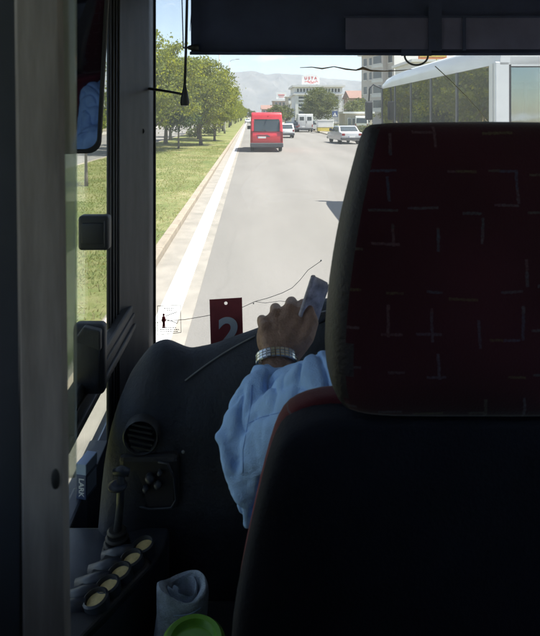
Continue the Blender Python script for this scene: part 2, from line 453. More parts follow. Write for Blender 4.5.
def add_cracks(m):
    nt = m.node_tree; b = next(n for n in nt.nodes if n.type == 'BSDF_PRINCIPLED'); src = b.inputs['Base Color'].links[0].from_socket
    tc = N(nt, 'ShaderNodeTexCoord'); wn = N(nt, 'ShaderNodeTexNoise', Scale=1.3, Detail=4.0); nt.links.new(tc.outputs['Object'], wn.inputs['Vector'])
    mv = N(nt, 'ShaderNodeMix', data_type='VECTOR'); mv.inputs[0].default_value = .25; nt.links.new(tc.outputs['Object'], mv.inputs[4]); nt.links.new(wn.outputs['Color'], mv.inputs[5])
    vo = N(nt, 'ShaderNodeTexVoronoi', feature='DISTANCE_TO_EDGE', Scale=.33); nt.links.new(mv.outputs[1], vo.inputs['Vector'])
    mr = N(nt, 'ShaderNodeMapRange'); mr.inputs[1].default_value = .0; mr.inputs[2].default_value = .006; mr.inputs[3].default_value = .93; mr.inputs[4].default_value = 1.
    nt.links.new(vo.outputs['Distance'], mr.inputs[0])
    sx = N(nt, 'ShaderNodeSeparateXYZ'); nt.links.new(tc.outputs['Object'], sx.inputs[0])
    wv = N(nt, 'ShaderNodeMath', operation='SINE'); ml = N(nt, 'ShaderNodeMath', operation='MULTIPLY'); ml.inputs[1].default_value = 3.6; nt.links.new(sx.outputs['X'], ml.inputs[0]); nt.links.new(ml.outputs[0], wv.inputs[0])
    m3 = N(nt, 'ShaderNodeMath', operation='MULTIPLY_ADD'); m3.inputs[1].default_value = .035; m3.inputs[2].default_value = .97; nt.links.new(wv.outputs[0], m3.inputs[0])
    m4 = N(nt, 'ShaderNodeMath', operation='MULTIPLY'); nt.links.new(m3.outputs[0], m4.inputs[0]); nt.links.new(mr.outputs[0], m4.inputs[1])
    mx = N(nt, 'ShaderNodeMix', data_type='RGBA', blend_type='MULTIPLY'); mx.inputs[0].default_value = 1; nt.links.new(src, mx.inputs[6]); nt.links.new(m4.outputs[0], mx.inputs[7])
    nt.links.new(mx.outputs[2], b.inputs['Base Color'])
M['asphalt'] = ground_mat('asphalt', [(.32, (.185, .172, .158)), (.5, (.222, .207, .19)), (.68, (.248, .233, .214))], .35, 30, .9, .25, 60, (1, .25, 1))
add_cracks(M['asphalt'])
M['soil'] = ground_mat('soil', [(.3, (.2, .17, .12)), (.7, (.3, .26, .18))], .02, 2)
M['lawn'] = ground_mat('lawn', [(.36, (.085, .12, .028)), (.47, (.15, .17, .05)), (.57, (.23, .22, .09)), (.70, (.35, .31, .175))], .45, 6, .95, .5, 30)
M['grass_blade'] = leaf_mat('grass_blade', (.105, .145, .034), (.19, .21, .06), .4)
M['grass_dry'] = leaf_mat('grass_dry', (.2, .19, .08), (.28, .25, .12), .3)

def sheet(name, x0, x1, y0, y1, z, m, ny=1, t=None):
    mb = MB()
    if t is None: mb.quad((x0, y0, z), (x1, y0, z), (x1, y1, z), (x0, y1, z))
    else: mb.box(x0, x1, y0, y1, z - t, z)
    return tag(mb.build(name, m), kind='structure')
sheet('ground', -5900, 5900, -250, 7700, -.02, M['soil'])
sheet('road', -1.35, 9.2, -60, 900, -.006, M['asphalt'])
tag(MB().box(-1.35, -.62, -60, 900, -.05, .0).build('gutter_strip', M['gutter']), kind='structure')
tag(MB().box(-1.02, -.77, -60, 900, -.02, .004).build('edge_line', M['line_white']), kind='structure')
sheet('opposite_road', -16.5, -7.4, -60, 900, -.004, M['asphalt'])
sheet('lawn', -7.25, -1.5, -60, 900, .11, M['lawn'], t=.2)
def kerb(name, x0, x1):
    mb = MB(); y = -20
    while y < 240:
        mb.box(x0, x1, y + .008, y + .992, -.1, .125 + random.uniform(-.004, .004), bev=.015, seg=1); y += 1
    mb.box(x0, x1, 240, 900, -.1, .125)
    return tag(mb.build(name, M['kerb']), kind='structure')
kerb('kerb', -1.51, -1.355); kerb('median_kerb', -7.4, -7.26); kerb('verge_kerb', 9.2, 9.36)
sheet('pavement', 9.36, 12.2, -60, 900, .105, M['paving'], t=.2)
sheet('verge_lawn', 12.2, 21, -60, 400, .10, M['lawn'], t=.2)
sheet('far_pavement', -19.5, -16.5, -60, 900, .1, M['paving'], t=.2)
# short lawn blades, countless
def grass(name, n, mm, f):
    vs, fs = [], []
    for i in range(n):
        x, y = f()
        a = random.uniform(0, 6.283); h = random.uniform(.02, .06); wd = random.uniform(.004, .010); l = random.uniform(-.05, .05); l2 = random.uniform(-.05, .05)
        dx, dy = math.cos(a)*wd, math.sin(a)*wd; k = len(vs)
        vs += [(x-dx, y-dy, .108), (x+dx, y+dy, .108), (x+l, y+l2, .11+h)]; fs.append((k, k+1, k+2))
    me = bpy.data.meshes.new(name); me.from_pydata(vs, [], fs)
    return tag(link(name, me, mm), kind='stuff')
def gr1():
    while True:
        y = 4 + 43*random.random()**1.7; x = random.uniform(-7.2, -1.5)
        v = noise.noise(Vector((x*.45, y*.25, 3)))
        if v > -.15 and (x < -1.9 or random.random() < .35): return x, y
def gr2():
    while True:
        y = 4 + 36*random.random()**1.7; x = random.uniform(-7.2, -1.5)
        v = noise.noise(Vector((x*.45, y*.25, 3)))
        if v < .1 or x > -2.2: return x, y
tag(grass('grass', 52000, M['grass_blade'], gr1), 'green lawn grass growing along the median strip')
tag(grass('dry_grass', 17000, M['grass_dry'], gr2), 'straw coloured dry grass beside the kerb')

# ------------------------------------------------------------------ mountains
def ridge(name, y0, depth, hfun, seed, m, x0=-3600, x1=3600):
    vs, fs = [], []; nx, ny = 260, 44
    for j in range(ny + 1):
        v = j / ny
        for i in range(nx + 1):
            x = x0 + (x1 - x0)*i/nx
            hgt = hfun(x)
            prof = math.sin(min(v*1.25, 1)*math.pi/2)**1.1
            n = noise.fractal(Vector((x*.0016 + seed, v*2.1, seed)), 1., 2., 5)
            g = abs(noise.fractal(Vector((x*.0032 + seed + .5*v, v*1.6, seed + 5)), .9, 2.1, 6))
            vs.append((x, y0 + depth*v, hgt*prof*(1 + .06*n) - hgt*.26*g*math.sin(math.pi*min(v*1.2, 1)) - 3))
    for j in range(ny):
        for i in range(nx):
            a = j*(nx+1)+i; fs.append((a, a+1, a+nx+2, a+nx+1))
    me = bpy.data.meshes.new(name); me.from_pydata(vs, [], fs)
    return tag(link(name, me, m, smooth=True), kind='structure')
M['mountain'] = ground_mat('mountain_rock', [(.35, (.075, .08, .09)), (.55, (.13, .128, .128)), (.7, (.19, .178, .165))], .004, .03, .95, .4, .05)
def h1(x):
    px = 249 + x*F/5600
    pts = [(-200, 66), (150, 66), (215, 70), (240, 69), (253, 68), (268, 72), (285, 70.5), (310, 72), (340, 75), (365, 78), (420, 76), (560, 70), (900, 74)]
    for (a, ya), (b, yb) in zip(pts, pts[1:]):
        if px <= b:
            t = max(0, (px-a)/(b-a)); t = t*t*(3-2*t)
            return (116 - (ya + (yb-ya)*t))*5600/F
    return 400
ridge('mountains', 4300, 2000, h1, 2.3, M['mountain'])
0 and ridge('foothills', 2300, 900, lambda x: 62 + 38*noise.noise(Vector((x*.0015, 1.7, 0))), 9.1, M['mountain'], -2600, 2600)

# ------------------------------------------------------------------ trees
def crown_mesh(seed, cz, rx, rz, nclump, per, leaf, spread=.5, holes=0):
    rnd = random.Random(seed); vs, fs = [], []
    clumps = []
    while len(clumps) < nclump:
        p = Vector((rnd.uniform(-1, 1), rnd.uniform(-1, 1), rnd.uniform(-1, 1)))
        l = p.length
        if l > 1 or l < .25: continue
        bump = 1 + .22*noise.noise(p.normalized()*1.8 + Vector((seed*3.1, 0, 0)))
        if p.z < -.55 and rnd.random() < .5: continue
        clumps.append(Vector((p.x*rx*bump, p.y*rx*bump, cz + p.z*rz*bump)))
    for c in clumps:
        sp = spread*rnd.uniform(.6, 1.3)
        for i in range(per):
            d = Vector((rnd.gauss(0, 1), rnd.gauss(0, 1), rnd.gauss(0, .6)))*sp*.55
            p = c + d
            a = Vector((rnd.gauss(0, 1), rnd.gauss(0, 1), rnd.gauss(0, .6))).normalized()
            b = a.orthogonal().normalized(); b.rotate(Matrix.Rotation(rnd.uniform(0, 6.28), 3, a))
            L = leaf*rnd.uniform(.6, 1.35); b2 = a.cross(b)*L*.32; k = len(vs)
            vs += [p - b*L*.5, p + b2, p + b*L*.5, p - b2]; fs.append((k, k+1, k+2, k+3))
    me = bpy.data.meshes.new('crown'); me.from_pydata(vs, [], fs)
    return me, clumps
def trunk_mesh(seed, h, r, cz, clumps, nl=9, lean=.12):
    rnd = random.Random(seed); mb = MB()
    lx, ly = rnd.uniform(-lean, lean), rnd.uniform(-lean, lean)
    def ax(t): return Vector((lx*t + .05*math.sin(t*5+seed)*h*.12, ly*t, t*h))
    mb.tube([ax(t/6)+Vector((0, 0, -.1 if t == 0 else 0)) for t in range(7)], [r*1.35, r*1.02, r*.92, r*.85, r*.75, r*.6, r*.42], 9)
    for c in rnd.sample(clumps, min(nl, len(clumps))):
        s = ax(rnd.uniform(.62, .98)); mid = (s + c)/2 + Vector((0, 0, -.15))
        mb.tube([s, mid, c], [r*.38, r*.22, r*.07], 6)
    me = bpy.data.meshes.new('trunk')
    bmesh.ops.recalc_face_normals(mb.bm, faces=mb.bm.faces[:]); mb.bm.to_mesh(me); mb.bm.free()
    return me
def tree_kind(seed, H, trunk_h, r, rx, nclump, per, leaf, leafm, barkm, spread=.5):
    cz = (H + trunk_h*.8)/2; rz = (H - trunk_h*.8)/2*.92
    c, cl = crown_mesh(seed, cz, rx*.9, rz, nclump, per, leaf, spread)
    t = trunk_mesh(seed, trunk_h*1.25, r, cz, cl)
    c.materials.append(leafm); t.materials.append(barkm)
    for p in t.polygons: p.use_smooth = True
    return t, c
KINDS = {
    'broad': tree_kind(1, 7.1, 1.35, .15, 3.1, 190, 105, .165, M['leaf'], M['bark'], .55),
    'broad2': tree_kind(2, 6.9, 1.3, .14, 2.95, 180, 105, .165, M['leaf'], M['bark'], .55),
    'tall': tree_kind(3, 8.0, 1.5, .16, 3.05, 195, 100, .17, M['leaf'], M['bark'], .55),
    'small_dark': tree_kind(4, 3.6, 1.3, .07, 1.5, 60, 60, .18, M['leaf_dark'], M['bark'], .4),
    'sapling': tree_kind(5, 3.4, 1.7, .06, .95, 26, 55, .16, M['leaf'], M['bark'], .33),
    'round_grey': tree_kind(6, 7.6, 1.6, .2, 4.1, 190, 80, .25, M['leaf_grey'], M['bark'], .7),
    'far': tree_kind(8, 6.0, 1.2, .16, 2.8, 60, 40, .4, M['leaf_grey'], M['bark'], .7),
    'sparse': tree_kind(11, 8.4, 3.2, .1, 1.7, 42, 30, .24, M['leaf_grey'], M['bark_pale'], .5),
}
def tree(kind, x, y, z, s, rz, label, group=None, sz=None):
    t, c = KINDS[kind]
    e = empty('tree', (x, y, z), rz, label, 'tree', group); e.scale = (s, s, sz or s)
    for nm, me in (('trunk', t), ('crown', c)):
        o = bpy.data.objects.new(nm, me); COL.objects.link(o); o.parent = e
    return e
G1 = 'trees in a row along the grass median'
row = [('broad', -5.7, 33.5, 1.0, .4, 'broad yellow-green tree at the pillar, largest crown of the median row'),
       ('broad2', -3.45, 41, .93, 2.1, 'leafy median tree with straight trunk just behind the small dark tree'),
       ('tall', -6.3, 43, .95, 3.3, 'tall median tree half hidden behind the blind cord'),
       ('broad', -4.6, 52, .9, 1.2, 'median tree in the row between the blind cord and the blind edge'),
       ('tall', -3.6, 60, .86, 4.2, 'median tree whose crown shows under the lower left corner of the blind'),
       ('broad2', -5.0, 70, .95, .2, 'median tree standing behind the pale lamp post'),
       ('broad', -3.7, 80, .82, 5.2, 'median tree with low crown just beyond the pale lamp post'),
       ('tall', -4.6, 93, .8, 2.9, 'median tree beyond the oncoming white van')]
row += [('broad2', -6.75, 38.5, .85, 3.7, 'median tree at the opposite kerb, behind the small dark tree'), ('tall', -6.9, 50, .85, 1.9, 'tall median tree at the opposite kerb in the middle of the row'), ('broad', -6.2, 60, .9, 5.0, 'broad median tree closing the row along the opposite road'), ('broad2', -2.9, 48, .74, .9, 'low spreading median tree nearest to the kerb')]
for k, x, y, s, rz, lb in row: tree(k, x, y, .1, s, rz, lb, G1)
tree('small_dark', -4.5, 36.5, .1, .95, .5, 'small dark green tree with thin trunk in front of the median row', G1)
tree('sapling', -4.85, 17, .1, .85, 1.5, 'young thin-trunked tree seen through the side window under the mirror', G1)
yy = 106; k = 0
while yy < 330:
    tree(('broad', 'tall', 'broad2')[k % 3], -3.9 + random.uniform(-.5, .5), yy, .1, random.uniform(.78, .92), random.uniform(0, 6), 'distant median tree in the merging green row towards the mountains', 'distant trees of the median row')
    yy += random.uniform(13, 20); k += 1
tree('sparse', -2.9, 68, .1, 1.0, 1.1, 'sparse tree with bare twigs showing above the row at the blind edge', G1)
# right side
tree('round_grey', 11.2, 90, .1, .76, .6, 'big round grey-green tree in front of the white office building', sz=.9)
for x, y, s, lb in ((6.2, 128, .8, 'grey-green tree right behind the red van roof and white hatchback'), (9.5, 150, .85, 'grey-green tree between the white box van and the office building'),
                    (-1.0, 330, 1.1, 'far small tree left of the red van roof'), (2.2, 330, .9, 'far small tree just above the red van roof'),
                    (17.0, 92, .8, 'tree beside the blue crossing sign, behind the stone wall'), (19.4, 100, .9, 'tree below the red tiled roof'),
                    (24, 96, .7, 'low tree before the grey apartment block')):
    tree('far', x, y, .0, s, x, lb)
for x, y, s, lb in ((11.5, 24, .8, 'first roadside tree seen through the white bus windows'), (13.2, 31, .9, 'second roadside tree seen through the white bus windows'),
                    (12.0, 17, .8, 'tree behind the rear windows of the white bus'), (14.5, 12, .9, 'tree behind the back end of the white bus'), (15.5, 40, .85, 'tree beyond the front of the white bus')):
    tree('broad2', x, y, .1, s, x*2, lb, 'roadside trees behind the white bus')
# opposite side of the road, for the far edge of the median
for x, y, s in ((-21, 45, .9), (-23, 62, 1.), (-22, 84, .95), (-21, 110, 1.), (-23, 30, .8)):
    tree('far', x, y, .1, s, y, 'tree on the far pavement across the opposite road', 'trees across the opposite road')
# ------------------------------------------------------------------ buildings
def windows(parent, x0, x1, n, z0, z1, y, gapx=.25, frame=True, m='window_dark', name='window', normal=-1):
    """a row of n windows on a wall facing -Y at depth y"""
    w = (x1 - x0)/n
    for i in range(n):
        a, b = x0 + w*i + w*gapx/2, x0 + w*(i+1) - w*gapx/2
        o = MB().box(a, b, y - .02, y + .1, z0, z1).build(name, M[m], parent)
        if frame:
            f = MB(); t = .09
            f.box(a - t, a, y - .08, y + .05, z0 - t, z1 + t).box(b, b + t, y - .08, y + .05, z0 - t, z1 + t)
            f.box(a, b, y - .08, y + .05, z1, z1 + t).box(a, b, y - .1, y + .05, z0 - t, z0); f.box((a+b)/2-.03, (a+b)/2+.03, y-.06, y-.02, z0, z1)
            f.build('frame', M['trim_white'], o)

# white office building with a rooftop sign
Y = 150
def X_(px, Y): return (px - 249)*Y/F
def Z_(py, Y): return EYE - (py - 116)*Y/F
b = empty('office_building', (0, 0, 0), 0, 'white four storey office building with window bands and a rooftop sign', 'building')
x0, x1, zt = X_(295.5, Y), X_(341, Y), Z_(86, Y)
mb = MB(); mb.box(x0, x1, Y, Y + 14, 0, zt - 2.0)
mb.box(x0 - .1, x0 + .7, Y - .5, Y, 0, zt - 2.3).box(x1 - .7, x1 + .1, Y - .5, Y, 0, zt - 2.3)
for k in range(4): mb.box(x0 + .7, x1 - .7, Y - .35, Y, .9 + 2.0*k*1.0 - .55, .9 + 2.0*k - .1)
mb.build('wall', M['facade_white'], b)
MB().box(x0 - .6, x1 + .6, Y - .8, Y + 14.4, zt - 2.3, zt - 1.95).box(x0 - .3, x1 + .3, Y - .2, Y + 14, zt - 1.95, zt - .25).box(x0 - .9, x1 + .9, Y - 1.0, Y + 14.8, zt - .25, zt + .25).build('roof', M['facade_white'], b)
windows(b, x0 + .2, x1 - .2, 14, zt - 1.55, zt - .65, Y - .2, .45, False)
for k in range(3): windows(b, x0 + .8, x1 - .8, 5, zt - 4.1 - 1.95*k, zt - 2.75 - 1.95*k, Y - .02, .06, False)
s = empty('rooftop_sign', (X_(311.5, Y), Y + 2, zt + .25), 0, 'white rooftop billboard with red lettering on the office building', 'sign')
W2, H2 = 2.35, 2.75
mb = MB()
pts = [(-W2, .35), (W2, .35), (W2, 2.4), (W2*.55, H2 + .15), (-W2*.35, H2 + .2), (-W2, 2.55)]
mb.prism(pts, 'Y', -.12, .12); mb.build('panel', M['sign_white'], s)
[MB().box(x - .06, x + .06, -.06, .06, 0, .4).build('post', M['pole_grey'], s) for x in (-1.8, 0, 1.8)]
RX = Matrix.Rotation(R(90), 4, 'X')
text_mesh('U S T A', 1.0, .02, Matrix.Translation((0, -.15, 1.95)) @ RX, 'lettering', M['sign_red'], s, bold=.02)
mb = MB(); sc = []
for i in range(46):
    t = i/45; sc.append((-.9 + 2.9*t, -.15, 1.0 + .24*math.sin(t*24)*(1 - .4*t) + .12*math.sin(t*9)))
mb.tube(sc, .055, 5); mb.tube([(-1.7, -.15, .95), (-1.1, -.15, 1.15), (-.2, -.15, .62), (.9, -.15, .66)], .05, 5); mb.build('script_lettering', M['sign_red'], s)

def plain_building(name, label, x0, x1, y, depth, z, wallm, rows, cols, wz=1.3, roofm=None, flat=True, bal=0):
    e = empty(name, (0, 0, 0), 0, label, 'building')
    MB().box(x0, x1, y, y + depth, 0, z).build('wall', M[wallm], e)
    if flat: MB().box(x0 - .35, x1 + .35, y - .35, y + depth + .35, z, z + .3).build('roof', M[roofm or 'facade_white'], e)
    else:
        MB().prism([(y - .6, z), (y + depth + .6, z), (y + depth/2, z + 1.9)], 'X', x0 - .5, x1 + .5).build('roof', M[roofm], e)
    fh = z/rows
    for r in range(rows): windows(e, x0 + .3, x1 - .3, cols, fh*r + fh*.32, fh*r + fh*.32 + min(wz, fh*.5), y - .01, .5)
    for r in range(1, rows):
        if bal:
            m_ = MB(); m_.box(x0 + .5, x0 + (x1-x0)*.5, y - 1.0, y, fh*r - .1, fh*r + .05).box(x0 + .5, x0 + (x1-x0)*.5, y - 1.0, y - .92, fh*r + .05, fh*r + .95)
            m_.build('balcony', M['facade_white'], e)
    return e
Y = 210; plain_building('apartment_block', 'pinkish apartment block carrying a white rooftop billboard', X_(273.5, Y), X_(286.5, Y), Y, 12, Z_(101, Y), 'facade_pink', 3, 3)
s = empty('billboard', (X_(281.5, Y), Y + 1, Z_(100, Y) + .2), 0, 'small white billboard with red script on the pinkish apartment block', 'sign')
MB().box(-1.85, 1.85, -.1, .1, .3, 2.7).build('panel', M['sign_white'], s); [MB().box(x - .05, x + .05, -.05, .05, -.3, .3).build('post', M['pole_grey'], s) for x in (-1.25, 1.25)]
mb = MB(); mb.tube([(-1.2 + 2.4*i/30, -.13, 1.7 + .3*math.sin(i*1.1)) for i in range(31)], .06, 5).tube([(-.9, -.13, .95), (.9, -.13, 1.0)], .06, 5); mb.build('lettering', M['sign_red'], s)
Y = 190; plain_building('apartment_block', 'narrow cream block between the pinkish block and the office building', X_(287, Y), X_(294.5, Y), Y, 10, Z_(97, Y), 'facade_cream', 4, 2, bal=1)
Y = 260; plain_building('apartment_block', 'low red-roofed house left of the pinkish apartment block', X_(262, Y), X_(272, Y), Y, 9, Z_(109, Y), 'facade_pink', 2, 3, roofm='roof_tile', flat=False)
Y = 130; plain_building('house', 'red tiled roof house between the office building and the grey apartments', X_(351, Y), X_(365, Y), Y, 9, Z_(98, Y), 'facade_pink', 2, 3, roofm='roof_tile', flat=False)
Y = 170; plain_building('house', 'white low building right behind the office building edge', X_(341.5, Y), X_(352, Y), Y, 9, Z_(98, Y), 'facade_white', 3, 2)
Y = 88; plain_building('house', 'low cream shop row seen behind the stone wall', X_(345, Y), X_(372, Y), Y, 6, Z_(113.5, Y), 'facade_cream', 1, 5, wz=1.0)

# grey apartments with a bay, white gable end
e = empty('apartment_building', (0, 0, 0), 0, 'tall grey apartment building with a bay of windows and blank white gable end', 'building')
A, B_, C_, D_ = Vector((22.3, 113)), Vector((26.2, 103)), Vector((40, 107)), Vector((37, 118))
zt = Z_(53.5, 108)
mb = MB(); mb.prism([A, B_, C_, D_], 'Z', 0, zt); mb.build('wall', M['facade_grey'], e)
nB = Vector(((C_-B_).y, -(C_-B_).x)).normalized()
mb = MB(); mb.prism([B_ + nB*.06, C_ + nB*.06, C_ + nB*.01, B_ + nB*.01], 'Z', 0, zt - .4); mb.build('gable_end', M['facade_white'], e)
dA = (B_-A).normalized(); nA = Vector((dA.y, -dA.x))
if nA.x > 0: nA = -nA
def wp(s, o): p = A + dA*s + nA*o; return (p.x, p.y)
mb = MB(); mb.prism([wp(5.0, -.05), wp(5.0, .9), wp(8.6, .9), wp(8.6, -.05)], 'Z', 2.6, zt - .6); mb.build('bay', M['facade_grey'], e)
mb = MB(); mb.prism([wp(-.5, -.3), wp(-.5, .6), wp(4.7, .6), wp(4.7, 1.4), wp(11.1, 1.4), wp(11.1, -.3)], 'Z', zt, zt + .35); mb.build('roof', M['trim_white'], e)
for k in range(5):
    z0 = 1.0 + 2.75*k
    for (a, b, o) in ((.8, 1.9, 0), (2.8, 3.9, 0), (5.5, 8.1, .9), (9.0, 10.2, 0)):
        if z0 < 2.6 and o: continue
        wn = MB().prism([wp(a, o - .05), wp(a, o + .03), wp(b, o + .03), wp(b, o - .05)], 'Z', z0, z0 + 1.4).build('window', M['window_dark'], e)
        MB().prism([wp(a - .1, o), wp(a - .1, o + .12), wp(b + .1, o + .12), wp(b + .1, o)], 'Z', z0 - .14, z0 - .01).build('sill', M['trim_white'], wn)
    if k: MB().prism([wp(5.0, .9), wp(5.0, .98), wp(8.6, .98), wp(8.6, .9)], 'Z', z0 - .75, z0 - .2).build('balcony', M['facade_white'], e)
# low shop with an orange sign behind the white bus
Y = 62; e = plain_building('shop_building', 'low white shop building with an orange sign behind the white bus', X_(414, Y), X_(520, Y), Y, 8, Z_(62, Y), 'facade_white', 2, 4)
s = tag(MB().box(X_(418, Y), X_(446, Y), Y - .25, Y - .02, Z_(60, Y), Z_(50, Y), bev=.03).box(X_(419, Y), X_(445, Y), Y - .27, Y - .25, Z_(57, Y), Z_(54.5, Y), m=1).build('shop_sign', [M['sign_orange'], M['yellow_paint']]), 'orange shop sign board with a yellow stripe above the white bus roof', 'sign')
# yellow building added across the opposite road to imitate a reflection in the pane
plain_building('apartment_block', 'yellow apartment block added across the opposite road in place of a reflection by the window edge', -26, -19.5, 60, 12, 9.5, 'facade_yellow', 3, 4, bal=1)
plain_building('apartment_block', 'cream apartment block on the far side of the opposite road', -34, -25, 84, 12, 8.5, 'facade_cream', 3, 4)

# stone wall, street furniture
tag(MB().box(12.3, 22, 70, 70.35, .1, .95).box(12.25, 22.05, 69.95, 70.4, .95, 1.05).build('stone_wall', M['stone_wall']), 'low reddish stone wall behind the parked silver sedan', 'wall')
def lamp(x, y, h, label):
    e = empty('street_lamp', (x, y, .1), 0, label, 'street lamp', 'pale street lamps on the median')
    MB().tube([(0, 0, 0), (0, 0, h*.5), (0, 0, h)], [.16, .12, .07], 10).build('pole', M['pole_grey'], e)
    MB().tube([(0, 0, h - .1), (.5, 0, h + .25), (1.5, 0, h + .4)], .04, 8).build('arm', M['pole_grey'], e)
    MB().box(1.2, 1.9, -.12, .12, h + .33, h + .45, bev=.03).build('lamp_head', M['pole_grey'], e)
lamp(-3.75, 72, 10.0, 'pale street lamp pole standing among the median trees')
lamp(-3.7, 108, 12.5, 'farther street lamp pole rising above the median trees')
e = empty('road_sign', (10.55, 70, .1), 0, 'blue square pedestrian crossing sign with white triangle on a pole', 'road sign')
MB().tube([(0, .03, 0), (0, .03, 2.75)], .035, 8).build('pole', M['pole_grey'], e)
MB().box(-.34, .34, -.02, 0, 1.98, 2.72, bev=.006, seg=1).build('panel', M['sign_blue'], e)
MB().prism([(-.25, 2.08), (.25, 2.08), (0, 2.56)], 'Y', -.03, -.022).build('triangle', M['sign_white'], e)
mb = MB(); mb.tube([(0, -.035, 2.36), (-.01, -.035, 2.24), (-.06, -.035, 2.12)], .018, 6).tube([(0, -.035, 2.24), (.06, -.035, 2.12)], .018, 6).sphere((0, -.035, 2.41), .026, m=0, u=8, v=6); mb.build('walking_figure', M['ink'], e)
e = empty('recycling_bin', (9.95, 74, .105), 0, 'white roadside container with yellow lower panels next to the crossing sign', 'container')
MB().box(-1.05, 1.05, 0, 1.6, .62, 1.5, bev=.08).build('body', M['white_paint'], e)
MB().box(-1.0, 1.0, .02, 1.58, .12, .615, bev=.03).build('lower_panel', M['yellow_paint'], e)
MB().box(-1.08, 1.08, -.04, 1.64, 1.5, 1.6, bev=.04).build('lid', M['white_paint'], e)
for x in (-.85, .85): MB().box(x - .08, x + .08, .1, 1.5, 0, .12).build('foot', M['bumper'], e)
for (x, y, lb) in ((-5.3, 56, 'green shrub at the foot of the median trees'), (-4.4, 63, 'second green shrub between the median tree trunks'), (12.6, 62, 'low green shrub in front of the stone wall, nearest to the white bus mirror'), (14.2, 66, 'low green shrub in the middle of the stone wall'), (11.4, 78, 'shrub beside the trunk of the big round tree')):
    c, cl = crown_mesh(int(x*10), .55, .8, .5, 22, 40, .16, .3); c.materials.append(M['leaf_grey'])
    e = empty('shrub', (x, y, .1), 0, lb, 'shrub'); o = bpy.data.objects.new('foliage', c); COL.objects.link(o); o.parent = e
    mb = MB(); [mb.tube([(0, 0, 0), c_*.6, c_], [.03, .02, .008], 5) for c_ in cl[:5]]; mb.build('stem', M['bark'], e)

